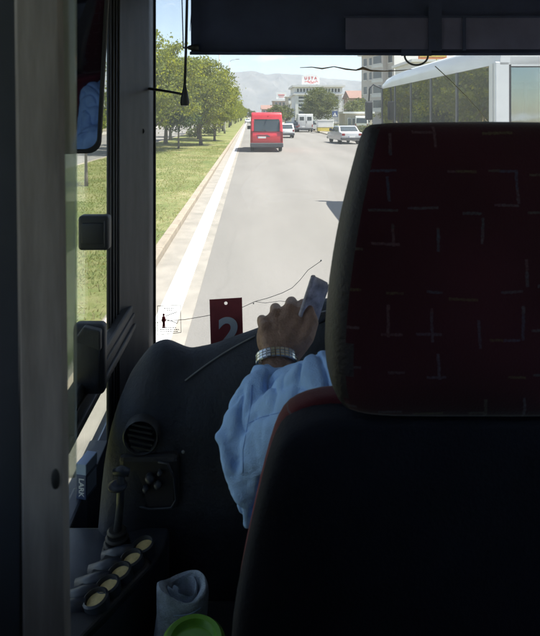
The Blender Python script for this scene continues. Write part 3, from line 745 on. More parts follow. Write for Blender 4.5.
# ------------------------------------------------------------------ vehicles (rear at y=0, forward +Y)
def hw(z, W, belt, zt, tuck): return W/2 if z <= belt else W/2*(1 - tuck*(z - belt)/(zt - belt))
def vehicle(name, label, cat, x, y, rz, prof, W, belt, tuck, paint, wheels, wr, group=None, bev=.05, rearwin=None, sidewins=(), lights=(), plate=None, bumper=None, fbumper=None, mirrors=None, extras=None, lightm='taillight'):
    zt = max(p[1] for p in prof)
    e = empty(name, (x, y, 0), rz, label, cat, group)
    mb = MB(); bm = mb.bm
    A = [bm.verts.new((-hw(z, W, belt, zt, tuck), yy, z)) for yy, z in prof]; B = [bm.verts.new((hw(z, W, belt, zt, tuck), yy, z)) for yy, z in prof]
    n = len(prof); fs = [bm.faces.new(A), bm.faces.new(list(reversed(B)))]
    for i in range(n): fs.append(bm.faces.new((A[i], B[i], B[(i+1) % n], A[(i+1) % n])))
    bmesh.ops.recalc_face_normals(bm, faces=fs)
    ed = [d for d in bm.edges if len(d.link_faces) == 2 and d.calc_face_angle(0) > R(12)]
    bmesh.ops.bevel(bm, geom=ed, offset=bev, segments=3, affect='EDGES', profile=.5)
    bmesh.ops.triangulate(bm, faces=[f for f in bm.faces if len(f.verts) > 4])
    mb.build('body', M[paint], e, smooth=True)
    def pr(t0, t1, i):   # point on profile segment i
        a, b = Vector(prof[i]), Vector(prof[(i+1) % n]); return a + (b-a)*t0, a + (b-a)*t1
    if rearwin:
        for (i, t0, t1, fx) in rearwin:
            p, q = pr(t0, t1, i); d = (q - p).normalized(); nn = Vector((-d.y, d.x))
            if nn.x > 0 and i < n/2 - 1: nn = -nn if (p.x < prof[n//2][0] and nn.x > 0) else nn
            if p.x > 2.0 and nn.x < 0: nn = -nn
            o = nn*.006; wa, wb = hw(p.y, W, belt, zt, tuck)*fx, hw(q.y, W, belt, zt, tuck)*fx
            m_ = MB(); m_.slab((-wa, p.x+o.x, p.y+o.y), (wa, p.x+o.x, p.y+o.y), (wb, q.x+o.x, q.y+o.y), (-wb, q.x+o.x, q.y+o.y), .008)
            wn = m_.build('rear_window' if p.x < 2 else 'windscreen', M['window_dark'], e)
            m_ = MB()
            for (u0, z0, u1, z1) in ((-wa, p, wa, p), (wa, p, wb, q), (wb, q, -wb, q), (-wb, q, -wa, p)):
                m_.tube([(u0, z0.x+o.x*1.5, z0.y+o.y*1.5), (u1, z1.x+o.x*1.5, z1.y+o.y*1.5)], .018, 6)
            m_.build('seal', M['rubber'], wn)
    for poly in sidewins:
        for s in (-1, 1):
            m_ = MB(); vs = [m_.bm.verts.new((s*(hw(z, W, belt, zt, tuck) + .006), yy, z)) for yy, z in poly]; m_.bm.faces.new(vs)
            r = bmesh.ops.extrude_face_region(m_.bm, geom=m_.bm.faces[:]); [setattr(v, 'co', v.co + Vector((-s*.012, 0, 0))) for v in r['geom'] if isinstance(v, bmesh.types.BMVert)]
            m_.build('side_window', M['window_dark'], e)
    for (lx0, lx1, z0, z1, yy) in lights:
        for s in (-1, 1):
            MB().box(min(s*lx0, s*lx1), max(s*lx0, s*lx1), yy - .015, yy + .06, z0, z1, bev=.012).build('taillight', M[lightm], e)
    if bumper:
        z0, z1, bw, yy = bumper; MB().box(-bw/2, bw/2, yy - .07, yy + .25, z0, z1, bev=.04).build('bumper', M['bumper'], e)
    if fbumper:
        z0, z1, bw, yy = fbumper; MB().box(-bw/2, bw/2, yy - .25, yy + .07, z0, z1, bev=.04).build('bumper', M['bumper'], e)
    if plate:
        px_, z_, yy = plate; o = MB().box(px_ - .26, px_ + .26, yy - .012, yy + .01, z_ - .058, z_ + .058).build('number_plate', M['plate'], e)
        MB().box(px_ - .26, px_ - .22, yy - .016, yy - .0125, z_ - .058, z_ + .058).build('blue_band', M['plate_blue'], o)
    for wy in wheels:
        for s in (-1, 1):
            prt = empty('wheel', (s*(W/2 - .12), wy, wr)); prt.parent = e
            MB().lathe([(wr*.6, -.1), (wr*.93, -.1), (wr, -.07), (wr, .07), (wr*.93, .1), (wr*.6, .1)], (0, 0, 0), 24, axis='X').build('tyre', M['tyre'], prt)
            MB().lathe([(.02, -.085), (wr*.5, -.08), (wr*.62, -.102), (wr*.62, .102), (wr*.5, .08), (.02, .085)], (0, 0, 0), 20, axis='X').build('rim', M['rim'], prt)
    if mirrors:
        my, mz = mirrors
        for s in (-1, 1):
            a, b = sorted((s*(W/2 - .02), s*(W/2 + .2))); m_ = MB(); m_.box(a, b, my, my + .12, mz, mz + .24, bev=.03); m_.build('wing_mirror', M['black_plastic'], e)
    if extras: extras(e)
    return e

# red high-roofed minibus
vp = [(.0, .42), (-.02, 1.0), (.02, 1.15), (.17, 2.30), (.30, 2.43), (4.1, 2.43), (4.4, 2.25), (4.9, 1.35), (5.6, 1.05), (5.65, .4)]
def red_extra(e):
    MB().box(-.045, .2, -.045, -.005, .93, 1.0, bev=.01).build('handle', M['bumper'], e)
    MB().box(-.62, .10, -.035, -.003, 1.02, 1.06, bev=.008).build('plate_light_strip', M['bumper'], e)
    for s in (-1, 1): MB().box(s*.86 - .07, s*.86 + .07, -.03, .06, 1.28, 1.95, bev=.02, rot=Matrix.Rotation(R(-7), 3, 'X')).build('trim_panel', M['red_paint'], e)
    MB().box(-.003, .003, -.032, .0, .72, 1.12).build('door_gap', M['rubber'], e)
    m_ = MB(); m_.box(.04, .12, -.0, .1, 2.16, 2.21, bev=.01).build('brake_light', M['taillight'], e)
    for x in (-.55, .5): MB().box(x - .16, x + .16, -.085, -.06, .43, .5, bev=.012).build('bumper_glint', M['lamp_clear'], e)  # pale blocks painted in for reflections on the bumper
    MB().tube([(-.05, .0, 1.28), (-.12, .035, 1.36), (-.55, .06, 1.42)], .014, 6).build('wiper', M['rubber'], e)
    MB().tube([(.55, -.02, .25), (.55, .5, .25)], .035, 8).build('exhaust', M['bumper'], e)
vehicle('minibus', 'red high-roofed minibus driving ahead in the lane', 'minibus', 1.08, 34.8, 0, vp, 2.0, 1.0, .07, 'red_paint', (1.0, 4.6), .36, bev=.07,
        rearwin=[(2, .1, .73, .80)], sidewins=[[(.4, 1.35), (.5, 2.0), (1.6, 2.0), (1.6, 1.35)], [(1.75, 1.35), (1.75, 2.0), (2.9, 2.0), (2.9, 1.35)], [(3.1, 1.3), (3.1, 2.0), (4.2, 2.0), (4.7, 1.35)]],
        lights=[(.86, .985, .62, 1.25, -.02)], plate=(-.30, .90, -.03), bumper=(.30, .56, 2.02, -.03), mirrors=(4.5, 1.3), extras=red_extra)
# hatchbacks and sedans
hatch = [(.05, .28), (-.02, .55), (.02, .88), (.38, 1.40), (.6, 1.45), (2.0, 1.44), (2.75, .98), (3.75, .82), (3.85, .3)]
hs_win = [[(.55, .96), (.72, 1.32), (1.35, 1.34), (1.35, .96)], [(1.43, .96), (1.43, 1.34), (2.0, 1.32), (2.5, .97)]]
def hatchback(label, x, y, rz, paint, group=None, W=1.66):
    return vehicle('hatchback', label, 'car', x, y, rz, hatch, W, .9, .14, paint, (.6, 3.1), .29, rearwin=[(2, .12, .86, .8), (5, .1, .9, .85)], sidewins=hs_win,
                   lights=[(.66, .8, .62, .86, .0)], plate=(0, .62, -.02), bumper=(.28, .5, W + .03, -.02), fbumper=(.28, .5, W + .02, 3.85), mirrors=(2.3, .98))
hatchback('white hatchback driving just right of the red minibus', 3.72, 57, 0, 'white_paint')
sedan = [(.05, .28), (-.02, .55), (.02, .90), (.6, .96), (1.15, 1.38), (1.4, 1.42), (2.5, 1.41), (3.2, .95), (4.25, .80), (4.35, .3)]
sd_win = [[(1.0, .97), (1.3, 1.31), (1.9, 1.33), (1.9, .97)], [(1.98, .97), (1.98, 1.33), (2.5, 1.32), (3.0, .97)]]
def sedan_car(label, x, y, rz, paint, group=None):
    return vehicle('sedan', label, 'car', x, y, rz, sedan, 1.7, .92, .15, paint, (.85, 3.4), .31, rearwin=[(3, .12, .9, .82), (6, .1, .92, .86)], sidewins=sd_win,
                   lights=[(.55, .8, .66, .84, .0)], plate=(0, .58, -.02), bumper=(.34, .53, 1.72, -.03), fbumper=(.3, .5, 1.71, 4.35), mirrors=(2.75, .97), group=group)
sedan_car('silver sedan parked at the right kerb', 8.05, 44.6, R(7), 'silver_paint')
sedan_car('dark sedan ahead between the white hatchback and the white box van', 5.9, 78, 0, 'dark_paint')
sedan_car('dark car parked by the trunk of the big round tree', 10.4, 92, R(20), 'dark_paint')
sedan_car('distant white car far ahead beside the left kerb', -.35, 165, 0, 'white_paint')
# white box van
bv = [(.0, .5), (.0, 2.42), (.06, 2.48), (3.2, 2.48), (3.25, 2.0), (4.0, 1.95), (4.6, 1.25), (5.2, 1.05), (5.25, .4)]
def box_extra(e):
    MB().box(-.006, .006, -.012, .004, .6, 2.36).build('door_gap', M['rubber'], e)
    MB().box(.07, .14, -.03, -.002, 1.2, 1.55, bev=.01).build('handle', M['bumper'], e)
    for s in (-1, 1): MB().box(s*.52 - .3, s*.52 + .3, -.012, .004, 1.6, 2.1, bev=.004, seg=1).build('rear_window', M['window_dark'], e)
vehicle('box_van', 'white high box van driving ahead in the outer lane', 'van', 7.75, 78, 0, bv, 2.06, 1.2, .03, 'white_paint', (1.0, 4.2), .36, bev=.04, lights=[(.85, .99, .7, 1.05, -.01)],
        plate=(-.35, .72, -.01), bumper=(.38, .58, 2.0, -.02), fbumper=(.35, .55, 2.02, 5.25), mirrors=(4.0, 1.35), extras=box_extra,
        sidewins=[[(3.4, 1.3), (3.4, 1.85), (4.0, 1.82), (4.5, 1.3)]])
wv = [(.0, .4), (-.01, 1.0), (.12, 2.1), (.25, 2.2), (3.6, 2.2), (4.0, 2.05), (4.5, 1.25), (5.0, 1.05), (5.05, .4)]
def white_van(label, x, y, rz):
    return vehicle('white_van', label, 'van', x, y, rz, wv, 1.9, 1.0, .07, 'white_paint', (.9, 4.1), .33, rearwin=[(1, .15, .8, .8), (5, .1, .92, .86)], sidewins=[[(.4, 1.2), (.5, 1.85), (3.2, 1.85), (3.2, 1.2)], [(3.3, 1.2), (3.3, 1.85), (3.9, 1.85), (4.3, 1.25)]],
                   lights=[(.78, .92, .7, 1.1, .0)], plate=(0, .62, -.02), bumper=(.3, .5, 1.92, -.02), fbumper=(.3, .55, 1.92, 5.05), mirrors=(4.1, 1.25))
white_van('white van coming along the opposite road behind the median trees', -7.95, 99, R(180))
white_van('white van parked beyond the stone wall below the red tiled roof', 16.6, 84, R(-12))
hatchback('white hatchback parked at the kerb beside the yellow and white container', 11.0, 80.5, R(15), 'white_paint')

# buses with real interiors
def bus(label, x, y, rz, L, W, H, zf, detail=True):
    e = empty('bus', (x, y, 0), rz, label, 'bus')
    h = W/2; wz0, wz1 = 1.45, H - .34
    sec = [(-h, .35), (-h, wz0 - .003), (-h + .06, wz0 - .003), (-h + .06, .6), (h - .06, .6), (h - .06, wz0 - .003), (h, wz0 - .003), (h, .35)]
    mb = MB(); mb.prism(sec, 'Y', .07, L - .07)
    mb.box(-h, h, 0, .068, .35, wz0, bev=.02).box(-h, h, L - .068, L, .35, wz0 - .1, bev=.02)
    mb.build('body', M['white_paint'], e)
    # rounded roof
    rp = [(-h, wz1), (-h + .004, wz1 + .12), (-h + .014, wz1 + .21), (-h + .05, wz1 + .285), (-h + .13, H - .02), (-h + .3, H), (0, H + .012)]
    rp = rp + [(-a, b) for a, b in reversed(rp[:-1])]
    rings = []
    for (yy, sx, dz) in ((.0, .94, -.10), (.05, .975, -.05), (.16, 1., 0), (L - 2.4, 1., 0), (L - 1.2, 1., -.03), (L - .5, 1., -.10), (L - .15, .985, -.18), (L - .02, .95, -.25), (L, .9, -.28)):
        rings.append([Vector((a*sx, yy, b if b <= wz1 + .001 else max(wz1 + .02, b + dz*(b - wz1)/(H - wz1)))) for a, b in rp])
    MB().loft(rings).build('roof', M['white_paint'], e, smooth=True)
    # pillars
    nwin = max(4, int(L/1.35)); ys = [.14 + (L - .3)*i/nwin for i in range(nwin + 1)]
    for i, yy in enumerate(ys):
        for s in (-1, 1):
            t = .07 if 0 < i < nwin else .12
            a, b = sorted((s*(h - .055), s*(h - .004)))
            MB().box(a, b, yy - t/2, yy + t/2, wz0, wz1 + .02).build('pillar', M['white_paint' if i == 0 else 'bumper'], e)
    for i in range(nwin):
        for s in (-1, 1):
            MB().box(s*(h - .02) - .003, s*(h - .02) + .003, ys[i] + .045, ys[i+1] - .045, wz0 + .02, wz1 + .01).build('side_window', M['bus_glass'], e)
    MB().box(-h + .006, -h + .2, .0, .066, wz0 + .003, wz1 + .04, bev=.012).box(h - .2, h - .006, .0, .066, wz0 + .003, wz1 + .04, bev=.012).box(-h + .2, h - .2, 0, .07, wz1 - .02, wz1 + .1).build('rear_frame', M['white_paint'], e, smooth=False)
    rw = MB().box(-h + .2, h - .2, .02, .03, wz0 + .02, wz1 - .02).build('rear_window', M['bus_glass'], e)
    f_ = MB(); [f_.box(*q) for q in ((-h + .185, -h + .215, .0, .045, wz0, wz1), (h - .215, h - .185, .0, .045, wz0, wz1), (-h + .2, h - .2, .0, .045, wz0 - .0, wz0 + .03), (-h + .2, h - .2, .0, .045, wz1 - .035, wz1 - .02))]; f_.build('seal', M['rubber'], rw)
    MB().box(-h + .08, h - .08, L - .06, L - .05, 1.3, wz1 + .05).build('windscreen', M['bus_glass'], e)
    for s in (-1, 1):
        MB().box(s*(h - .16) - .09, s*(h - .16) + .09, -.03, .02, .75, 1.2, bev=.02).build('taillight', M['taillight'], e)
        MB().box(s*(h - .3) - .16, s*(h - .3) + .16, L - .02, L + .03, .7, .95, bev=.03).build('headlight', M['lamp_clear'], e)
    for yy in [1.6 + .82*i for i in range(int((L - 2.6)/.82))]:
        for sx in (-h + .5, h - .5):
            mb = MB(); mb.box(sx - .42, sx + .42, yy, yy + .42, .62, 1.0, bev=.05).box(sx - .42, sx + .42, yy, yy + .1, 1.0, 1.62, bev=.05); mb.build('passenger_seat', M['bus_inside'], e)
    MB().box(-h, h, -.06, .1, .3, .62, bev=.04).build('bumper', M['bumper'], e); MB().box(-h, h, L - .08, L + .06, .3, .65, bev=.04).build('bumper', M['white_paint'], e)
    MB().box(-.26, .26, -.075, -.062, .72, .84).build('number_plate', M['plate'], e)
    for wy in (1.7, L - 1.5):
        for s in (-1, 1):
            prt = empty('wheel', (s*(h - .13), wy, .42)); prt.parent = e
            MB().lathe([(.25, -.13), (.39, -.13), (.42, -.1), (.42, .1), (.39, .14), (.25, .14)], (0, 0, 0), 24, axis='X').build('tyre', M['tyre'], prt)
            MB().lathe([(.02, -.1), (.26, -.12), (.26, .142), (.18, .1), (.02, .1)], (0, 0, 0), 20, axis='X').build('rim', M['rim'], prt)
    for s in (-1, 1):
        mr = MB().box(s*(h + .27) - .09, s*(h + .27) + .09, L - .0, L + .14, H - 1.12, H - .64, bev=.04).build('wing_mirror', M['black_plastic'], e)
        MB().tube([(s*(h - .1), L - .03, H - .35), (s*(h + .16), L + .06, H - .22), (s*(h + .25), L + .07, H - .32), (s*(h + .27), L + .07, H - .66)], .02, 8).build('mirror_arm', M['black_plastic'], mr)
    return e
bus('white bus alongside on the right with tinted windows reflecting trees', 4.42, 7.5, R(-.6), 6.9, 2.36, 3.22, .5)
bus('white bus added on the opposite road in place of a reflection at the window edge', -9.3, 25, R(180), 6.5, 2.3, 3.1, .5)  # added bus, stands in for a reflection in the side pane
# ------------------------------------------------------------------ our own bus: shell, windows, dash
cab = empty('bus', (0, 0, 0), 0, 'dark interior of the bus the picture is taken from, with windscreen, pillar and dashboard', 'bus')
def part(mb, name, m, parent=cab, **k): return mb.build(name, M[m] if isinstance(m, str) else m, parent, **k)
part(MB().box(-.56, 1.82, -2.6, 2.42, .66, .72), 'floor_panel', 'wall_dark')
part(MB().box(-.56, 1.82, -2.66, 2.52, 2.90, 2.95), 'roof_panel', 'lining')
part(MB().box(-.56, 1.82, -2.66, -2.6, .4, 2.9), 'rear_panel', 'wall_dark')
# left side: below the sill, header, solid wall behind the post with one passenger window up high
mb = MB(); mb.box(-.56, -.5, -2.6, 2.40, .35, 1.045).box(-.56, -.5, -2.6, 2.40, 2.78, 2.9).box(-.56, -.5, .50, .60, 1.045, 2.78).box(-.56, -.5, -2.6, .50, 1.045, 1.9).box(-.56, -.5, -2.6, -2.45, 1.9, 2.78).box(-.56, -.5, -1.05, -.95, 1.9, 2.78)
part(mb, 'side_panel', 'wall_dark')
for y0, y1 in ((-2.45, -1.05), (-.95, .50)): part(MB().box(-.535, -.529, y0, y1, 1.9, 2.78), 'passenger_window', 'clear_glass')
# right side: windows and a glazed front door
mb = MB(); mb.box(1.76, 1.82, -2.6, 2.40, .35, 1.15).box(1.76, 1.82, -2.6, 2.40, 2.6, 2.9).box(1.76, 1.82, -2.6, -2.4, 1.15, 2.6).box(1.76, 1.82, -1.0, -.9, 1.15, 2.6).box(1.76, 1.82, .9, 1.3, 1.15, 2.6).box(1.76, 1.82, -2.4, .9, 1.15, 1.95).box(1.76, 1.82, 2.2, 2.42, 1.15, 2.6)
part(mb, 'side_panel', 'wall_dark')
for y0, y1 in ((-2.4, -1.0), (-.9, .9)): part(MB().box(1.785, 1.791, y0, y1, 1.95, 2.6), 'passenger_window', 'clear_glass')
part(MB().box(1.785, 1.791, 1.3, 2.2, 1.15, 2.6), 'door_window', 'side_glass')
# front: below the windscreen
part(MB().box(-.56, 1.82, 2.42, 2.5, .35, 1.16), 'front_panel', 'wall_dark')
part(MB().box(-.56, 1.82, 2.42, 2.5, 2.80, 2.9), 'windscreen_header', 'wall_dark')
# left front pillar with its rubber beads
pl = part(MB().prism([(-.56, 2.29), (-.5, 2.02), (-.497, 2.2), (-.413, 2.355), (-.408, 2.38), (-.408, 2.44), (-.44, 2.49), (-.56, 2.44)], 'Z', .36, 2.9, bev=.006), 'pillar', 'pillar_gray', smooth=True)
mb = MB()
for yy, r in ((2.02, .008), (2.075, .006), (2.12, .006), (2.16, .009)): mb.tube([(-.498, yy, .4), (-.497, yy, 1.6), (-.496, yy, 2.89)], r, 8)
part(mb, 'rubber_bead', 'rubber', pl)
part(MB().tube([(-.405, 2.445, 1.2), (-.405, 2.445, 2.88)], .006, 8), 'windscreen_seal', 'rubber', pl)
mb = MB(); mb.lathe([(.0, .004), (.010, .003), (.012, -.004), (.012, -.01)], (0, 0, 0), 14, axis='Y')
o = part(mb, 'screw_cap', 'rubber', pl); o.location = P(142, 131, 2.33) + Vector((.0, .0, 0)); 
part(MB().box(-.63, 1.9, 1.72, 2.3, 2.951, 3.0), 'roof_rack', 'wall_dark') if False else None
part(MB().prism([(1.76, 2.2), (1.82, 2.2), (1.82, 2.44), (1.70, 2.48), (1.70, 2.42)], 'Z', 1.15, 2.9), 'pillar', 'pillar_gray')
# windscreen (gently leaning) and its cracks
ws = part(MB().slab((-.43, 2.475, 1.15), (1.76, 2.475, 1.15), (1.76, 2.455, 2.82), (-.43, 2.455, 2.82), .005), 'windscreen', 'windscreen')
def wsY(pz): return 2.468
def line_on_glass(pts, r, name, m):
    mb = MB(); mb.tube([P(x, y, wsY(0) - .012) for x, y in pts], r, 6)
    return part(mb, name, m, ws)
line_on_glass([(151, 324), (165, 321), (185, 319.5), (200, 317), (222, 313), (243, 307), (255, 301.5), (268, 298), (282, 293), (292, 288), (300, 280), (308, 270), (321, 261)], .0012, 'crack', 'crack')
line_on_glass([(255, 301.5), (265, 303), (280, 301), (300, 303)], .0009, 'crack', 'crack')
line_on_glass([(435, 66), (450, 80), (466, 96), (477, 108), (488, 121)], .0022, 'crack', 'crack_yellow')
mb = MB(); mb.sphere(P(321, 260.5, 2.455), .0035, u=8, v=6).sphere(P(253.5, 303.5, 2.455), .003, u=8, v=6); part(mb, 'chip', 'crack', ws)
# brown smear / twine along the top of the glass
mb = MB(); pts = [(300, 67.5), (312, 67), (322, 68.5), (334, 66.5), (346, 69), (356, 70), (363, 68), (371, 70.5), (385, 71), (402, 70.3), (412, 69)]
mb.tube([P(x, y, 2.44) for x, y in pts], [.0012, .002, .0032, .002, .0035, .003, .007, .004, .0025, .002, .001], 7)
tag(mb.build('twine', M['brown']), 'frayed brown twine stuck across the top of the windscreen under the blind', 'twine')
# side window: rail, sill, panes, latches
part(MB().box(-.50, -.462, .6, 2.37, 1.325, 1.45, bev=.008).box(-.50, -.452, .6, 2.3, 1.352, 1.372, bev=.004).box(-.50, -.456, .6, 2.3, 1.40, 1.415, bev=.003), 'window_rail', 'dark_plastic')
part(MB().box(-.56, -.496, .95, 2.005, 1.045, 1.06, bev=.004), 'window_sill', 'console')
pn = part(MB().box(-.521, -.515, .605, 1.705, 1.45, 2.78), 'sliding_pane', 'side_glass')
part(MB().box(-.523, -.513, 1.698, 1.708, 1.45, 2.78).box(-.524, -.512, 1.595, 1.603, 1.45, 2.78), 'pane_edge', 'clear_glass', pn)
part(MB().box(-.537, -.532, .605, 2.18, 1.05, 1.34), 'lower_pane', 'clear_glass')
part(MB().box(-.535, -.53, 1.66, 2.18, 1.45, 2.78), 'front_pane', 'clear_glass')
def latch(px0, px1, py0, py1, Y, r):
    a, b = P(px0, py0, Y), P(px1, py1, Y)
    mb = MB(); mb.box(a.x, b.x, Y, Y + .045, b.z, a.z, bev=r, seg=4)
    mb.box(a.x + .012, b.x - .012, Y - .006, Y + .01, b.z + .02, a.z - .02, bev=.005)
    return part(mb, 'window_latch', 'black_plastic', smooth=True)
latch(77.5, 108.5, 216, 251, 1.66, .011)
part(MB().tube([P(104.5, 221, 1.652), P(104.5, 247, 1.652)], .0016, 6), 'latch_trim', 'pillar_gray')
a = latch(72, 104, 325, 396, 1.60, .014)
part(MB().prism([P(74, 340, 1.585).xz, P(101, 350, 1.585).xz, P(101, 330, 1.585).xz, P(84, 326, 1.585).xz], 'Y', 1.575, 1.60, bev=.004), 'latch_cap', 'dark_plastic', a)
# post and panel right by the camera
pr = Y = .46
mb = MB(); x1t, x1b = P(61.5, 0, Y).x, P(73, 636, Y).x
rings = []
for z, xr in ((2.89, x1t + .004*-.6), (2.3, P(63, 0, Y).x), (1.9, P(69, 0, Y).x), (1.6, x1b), (.72, x1b + .002)):
    xl = xr - .041
    rings.append([Vector(p) for p in ((xl, Y + .004, z), (xl + .004, Y, z), (xr - .005, Y, z), (xr*(Y + .005)/Y, Y + .005, z), (xr*(Y + .03)/Y - .001, Y + .03, z), (xl, Y + .03, z))])
mb.loft(rings)
for f in mb.bm.faces: f.smooth = False
po = part(mb, 'partition_post', 'gray_metal')
mb = MB(); mb.sphere((0, 0, 0), .0035, .0022, .0085, u=14, v=8); o = part(mb, 'screw_cap', 'rubber', po); o.location = P(55.5, 479, Y) + Vector((0, .0, 0))
part(MB().box(P(58, 0, .475).x, P(76, 0, .475).x, .472, .477, 1.9, 2.89), 'partition_pane', 'strip_glass')
part(MB().box(-.5, P(21, 0, Y).x - .004, Y + .012, Y + .03, .72, 2.89), 'partition_panel', 'wall_dark')
part(MB().box(P(17, 0, Y).x, P(22, 0, Y).x, Y + .002, Y + .028, .72, 2.89, bev=.003), 'panel_gasket', 'rubber')

part(MB().box(-.495, .62, .04, .30, .9, 1.895, bev=.03), 'unseen_light_block', 'wall_dark')  # unseen block, added to keep light off the lower part of the post
# dashboard: draped dark cover over a moulded body
def dz(x):
    pts = [(-.385, 1.30), (-.378, 1.36), (-.36, 1.42), (-.334, 1.484), (-.30, 1.532), (-.272, 1.566), (-.235, 1.578), (-.205, 1.566), (-.17, 1.55), (-.10, 1.563), (-.02, 1.592), (.06, 1.62), (.14, 1.665), (.2, 1.69), (.3, 1.70), (.5, 1.69), (.62, 1.62), (.8, 1.5), (1.7, 1.46)]
    for (a, za), (b, zb) in zip(pts, pts[1:]):
        if x <= b: t = max(0, (x - a)/(b - a)); return za + (zb - za)*t
    return pts[-1][1]
mb = MB(); rings = []; n = 120; X0 = -.382
xs = [X0 + .001*k for k in (0, 4, 8, 14, 22)] + [X0 + .03 + (1.7 - X0 - .03)*i/n for i in range(n + 1)]
for x in xs:
    z = dz(x)
    w = .010*noise.noise(Vector((x*9, 1, 0))) + .006*noise.noise(Vector((x*26, 4, 0)))
    yo = .05*max(0, min(1, (-.2 - x)/.15)) ; k = max(0, min(1, (-.25 - x)/.13))
    zz_ = lambda dy, d: max(1.18, z - d)
    prof = [(2.40, 1.10), (2.38, max(1.15, z - .37)), (2.2, max(1.16, z - .27 + w)), (2.0, max(1.17, z - .19 - w)), (1.85, z - .125 + w*.6), (1.74, z - .072), (1.66, z - .025), (1.60, z + w*.3), (1.555, z - .012), (1.52 - yo*.3, z - .045), (1.49 + w - yo*.5, z - .10), (1.475 + 1.6*w - yo*.7, z - .17), (1.46 + 2*w - yo, min(z - .24, 1.32)), (1.45 + w - yo, min(z - .30, 1.22)), (1.445 - yo, 1.0), (1.45 - yo, .72)]
    rings.append([Vector((x, yy, zz)) for yy, zz in prof])
mb.loft([[Vector((X0, y_, min(z_, .72))) for y_, z_ in [(p.y, p.z) for p in rings[0]]]] + rings, closed=False)
da = mb.build('dashboard', M['dash_cover'], cab, smooth=True, sub=1)
bvh_da = None
bpy.context.view_layer.update()
def bvh(o):
    dg = bpy.context.evaluated_depsgraph_get(); return BVHTree.FromObject(o, dg)
def on_surface(tree, px, py, lift=.002):
    d = (P(px, py, 1) - Vector((0, 0, EYE))).normalized()
    h = tree.ray_cast(Vector((0, 0, EYE)), d)
    return None if h[0] is None else h[0] - d*lift
def ring(c, r, t, axis='Y', m=0, mb=None, n=28):
    mb = mb or MB(); pts = [Vector(c) + (Vector((math.cos(a)*r, 0, math.sin(a)*r)) if axis == 'Y' else Vector((math.cos(a)*r, math.sin(a)*r, 0))) for a in [2*math.pi*k/n for k in range(n + 1)]]
    return mb.tube(pts, t, 8, m)
# round vent at the left end with two louvres
DB = bvh(da); vc = on_surface(DB, 141, 437, .012); vy = vc.y
mb = MB(); mb.lathe([(.046, .05), (.047, .0), (.043, -.006), (.039, .0), (.037, .012), (.0, .014)], vc, 30, axis='Y'); v = part(mb, 'round_vent', 'black_plastic', da, smooth=True)
mb = MB(); [mb.box(vc.x - .034 + abs(k)*.004, vc.x + .034 - abs(k)*.004, vy - .003, vy + .02, vc.z + k*.014 - .0025, vc.z + k*.014 + .0025, rot=Matrix.Rotation(R(12), 3, 'Y')) for k in (-2, -1, 0, 1, 2)]
part(mb, 'louvre', 'black_plastic', da)
# lower console face: raised trim outline, knobs and a lamp
mb = MB(); y0 = on_surface(DB, 148, 485, 0).y - .008
mb.tube([P(124, 503, y0), P(150, 509, y0), P(171, 508, y0), P(176, 500, y0), P(174, 478, y0), P(168, 464, y0), P(158, 462, y0)], .003, 8); part(mb, 'trim_strip', 'console', da)
mb = MB(); mb.box(P(118, 0, y0).x, P(178, 0, y0).x, y0 + .004, y0 + .12, P(0, 512, y0).z, P(0, 458, y0).z, bev=.012); part(mb, 'switch_panel', 'black_plastic', da)
for (x, y, r) in ((150, 478, .012), (158, 484, .010), (146, 488, .008), (160, 472, .006)):
    mb = MB(); c = P(x, y, y0); mb.lathe([(r, .01), (r, -.006), (r*.8, -.012), (0, -.013)], c, 16, axis='Y'); part(mb, 'knob', 'console', da)
mb = MB(); c = on_surface(DB, 183, 452, .0); mb.sphere(c, .0045, u=10, v=8); part(mb, 'indicator_lamp', 'pole_grey', da)
# pale cord drawn over the dash cover
tb = bvh(da)
pts = [on_surface(tb, 255 - 70*t/14, 336 + 45*t/14 - 3*math.sin(t/14*3.1), .004) for t in range(15)]
pts = [p for p in pts if p]
if len(pts) > 3: tag(MB().tube(pts, [.0022]*len(pts), 8).build('cord', M['crack']), 'thin pale cord lying across the dark dash cover towards the hand', 'cord')
# console between door and driver: prism with a slanted right edge
part(MB().prism([(-.495, .95), (-.40, .98), (-.35, 1.06), (-.218, 1.325), (-.20, 1.40), (-.20, 1.44), (-.495, 1.44)], 'Z', .72, 1.165, bev=.012, seg=3), 'side_console', 'console', smooth=True)
part(MB().box(-.494, -.452, 1.30, 1.60, 1.0, 1.160, bev=.008), 'door_ledge', 'console')
part(MB().box(-.25, .0, .95, 1.40, .72, 1.025, bev=.03, seg=3), 'engine_cover', 'black_plastic', smooth=True)
# hand brake lever on the console
hb = empty('brake_lever', (0, 0, 0)); hb.parent = cab
c = P(117, 524, 1.36)
mb = MB()
for k in range(4): mb.lathe([(.030 - .004*k, .010*k), (.036 - .004*k, .010*k + .004), (.031 - .004*k, .010*k + .009)], (c.x, c.y, 1.163 + .004*k), 20)
mb.build('boot', M['rubber'], hb)
t0, t1 = Vector((c.x, c.y, 1.20)), P(121, 474, 1.34)
MB().tube([t0, (t0 + t1)/2 + Vector((.003, 0, 0)), t1], [.010, .009, .009], 10).build('shaft', M['console'], hb)
mb = MB(); mb.tube([t1 + Vector((-.018, 0, .004)), t1 + Vector((0, 0, .008)), t1 + Vector((.02, 0, .003))], [.008, .012, .009], 10); mb.lathe([(.022, -.003), (.023, .002), (.013, .006)], (t1.x - .008, t1.y, t1.z - .028), 14); mb.build('knob', M['console'], hb)
mb = MB(); mb.lathe([(.0065, 0), (.0065, .012), (.004, .016), (0, .017)], P(84, 539, 1.45), 12); part(mb, 'button', 'black_plastic')
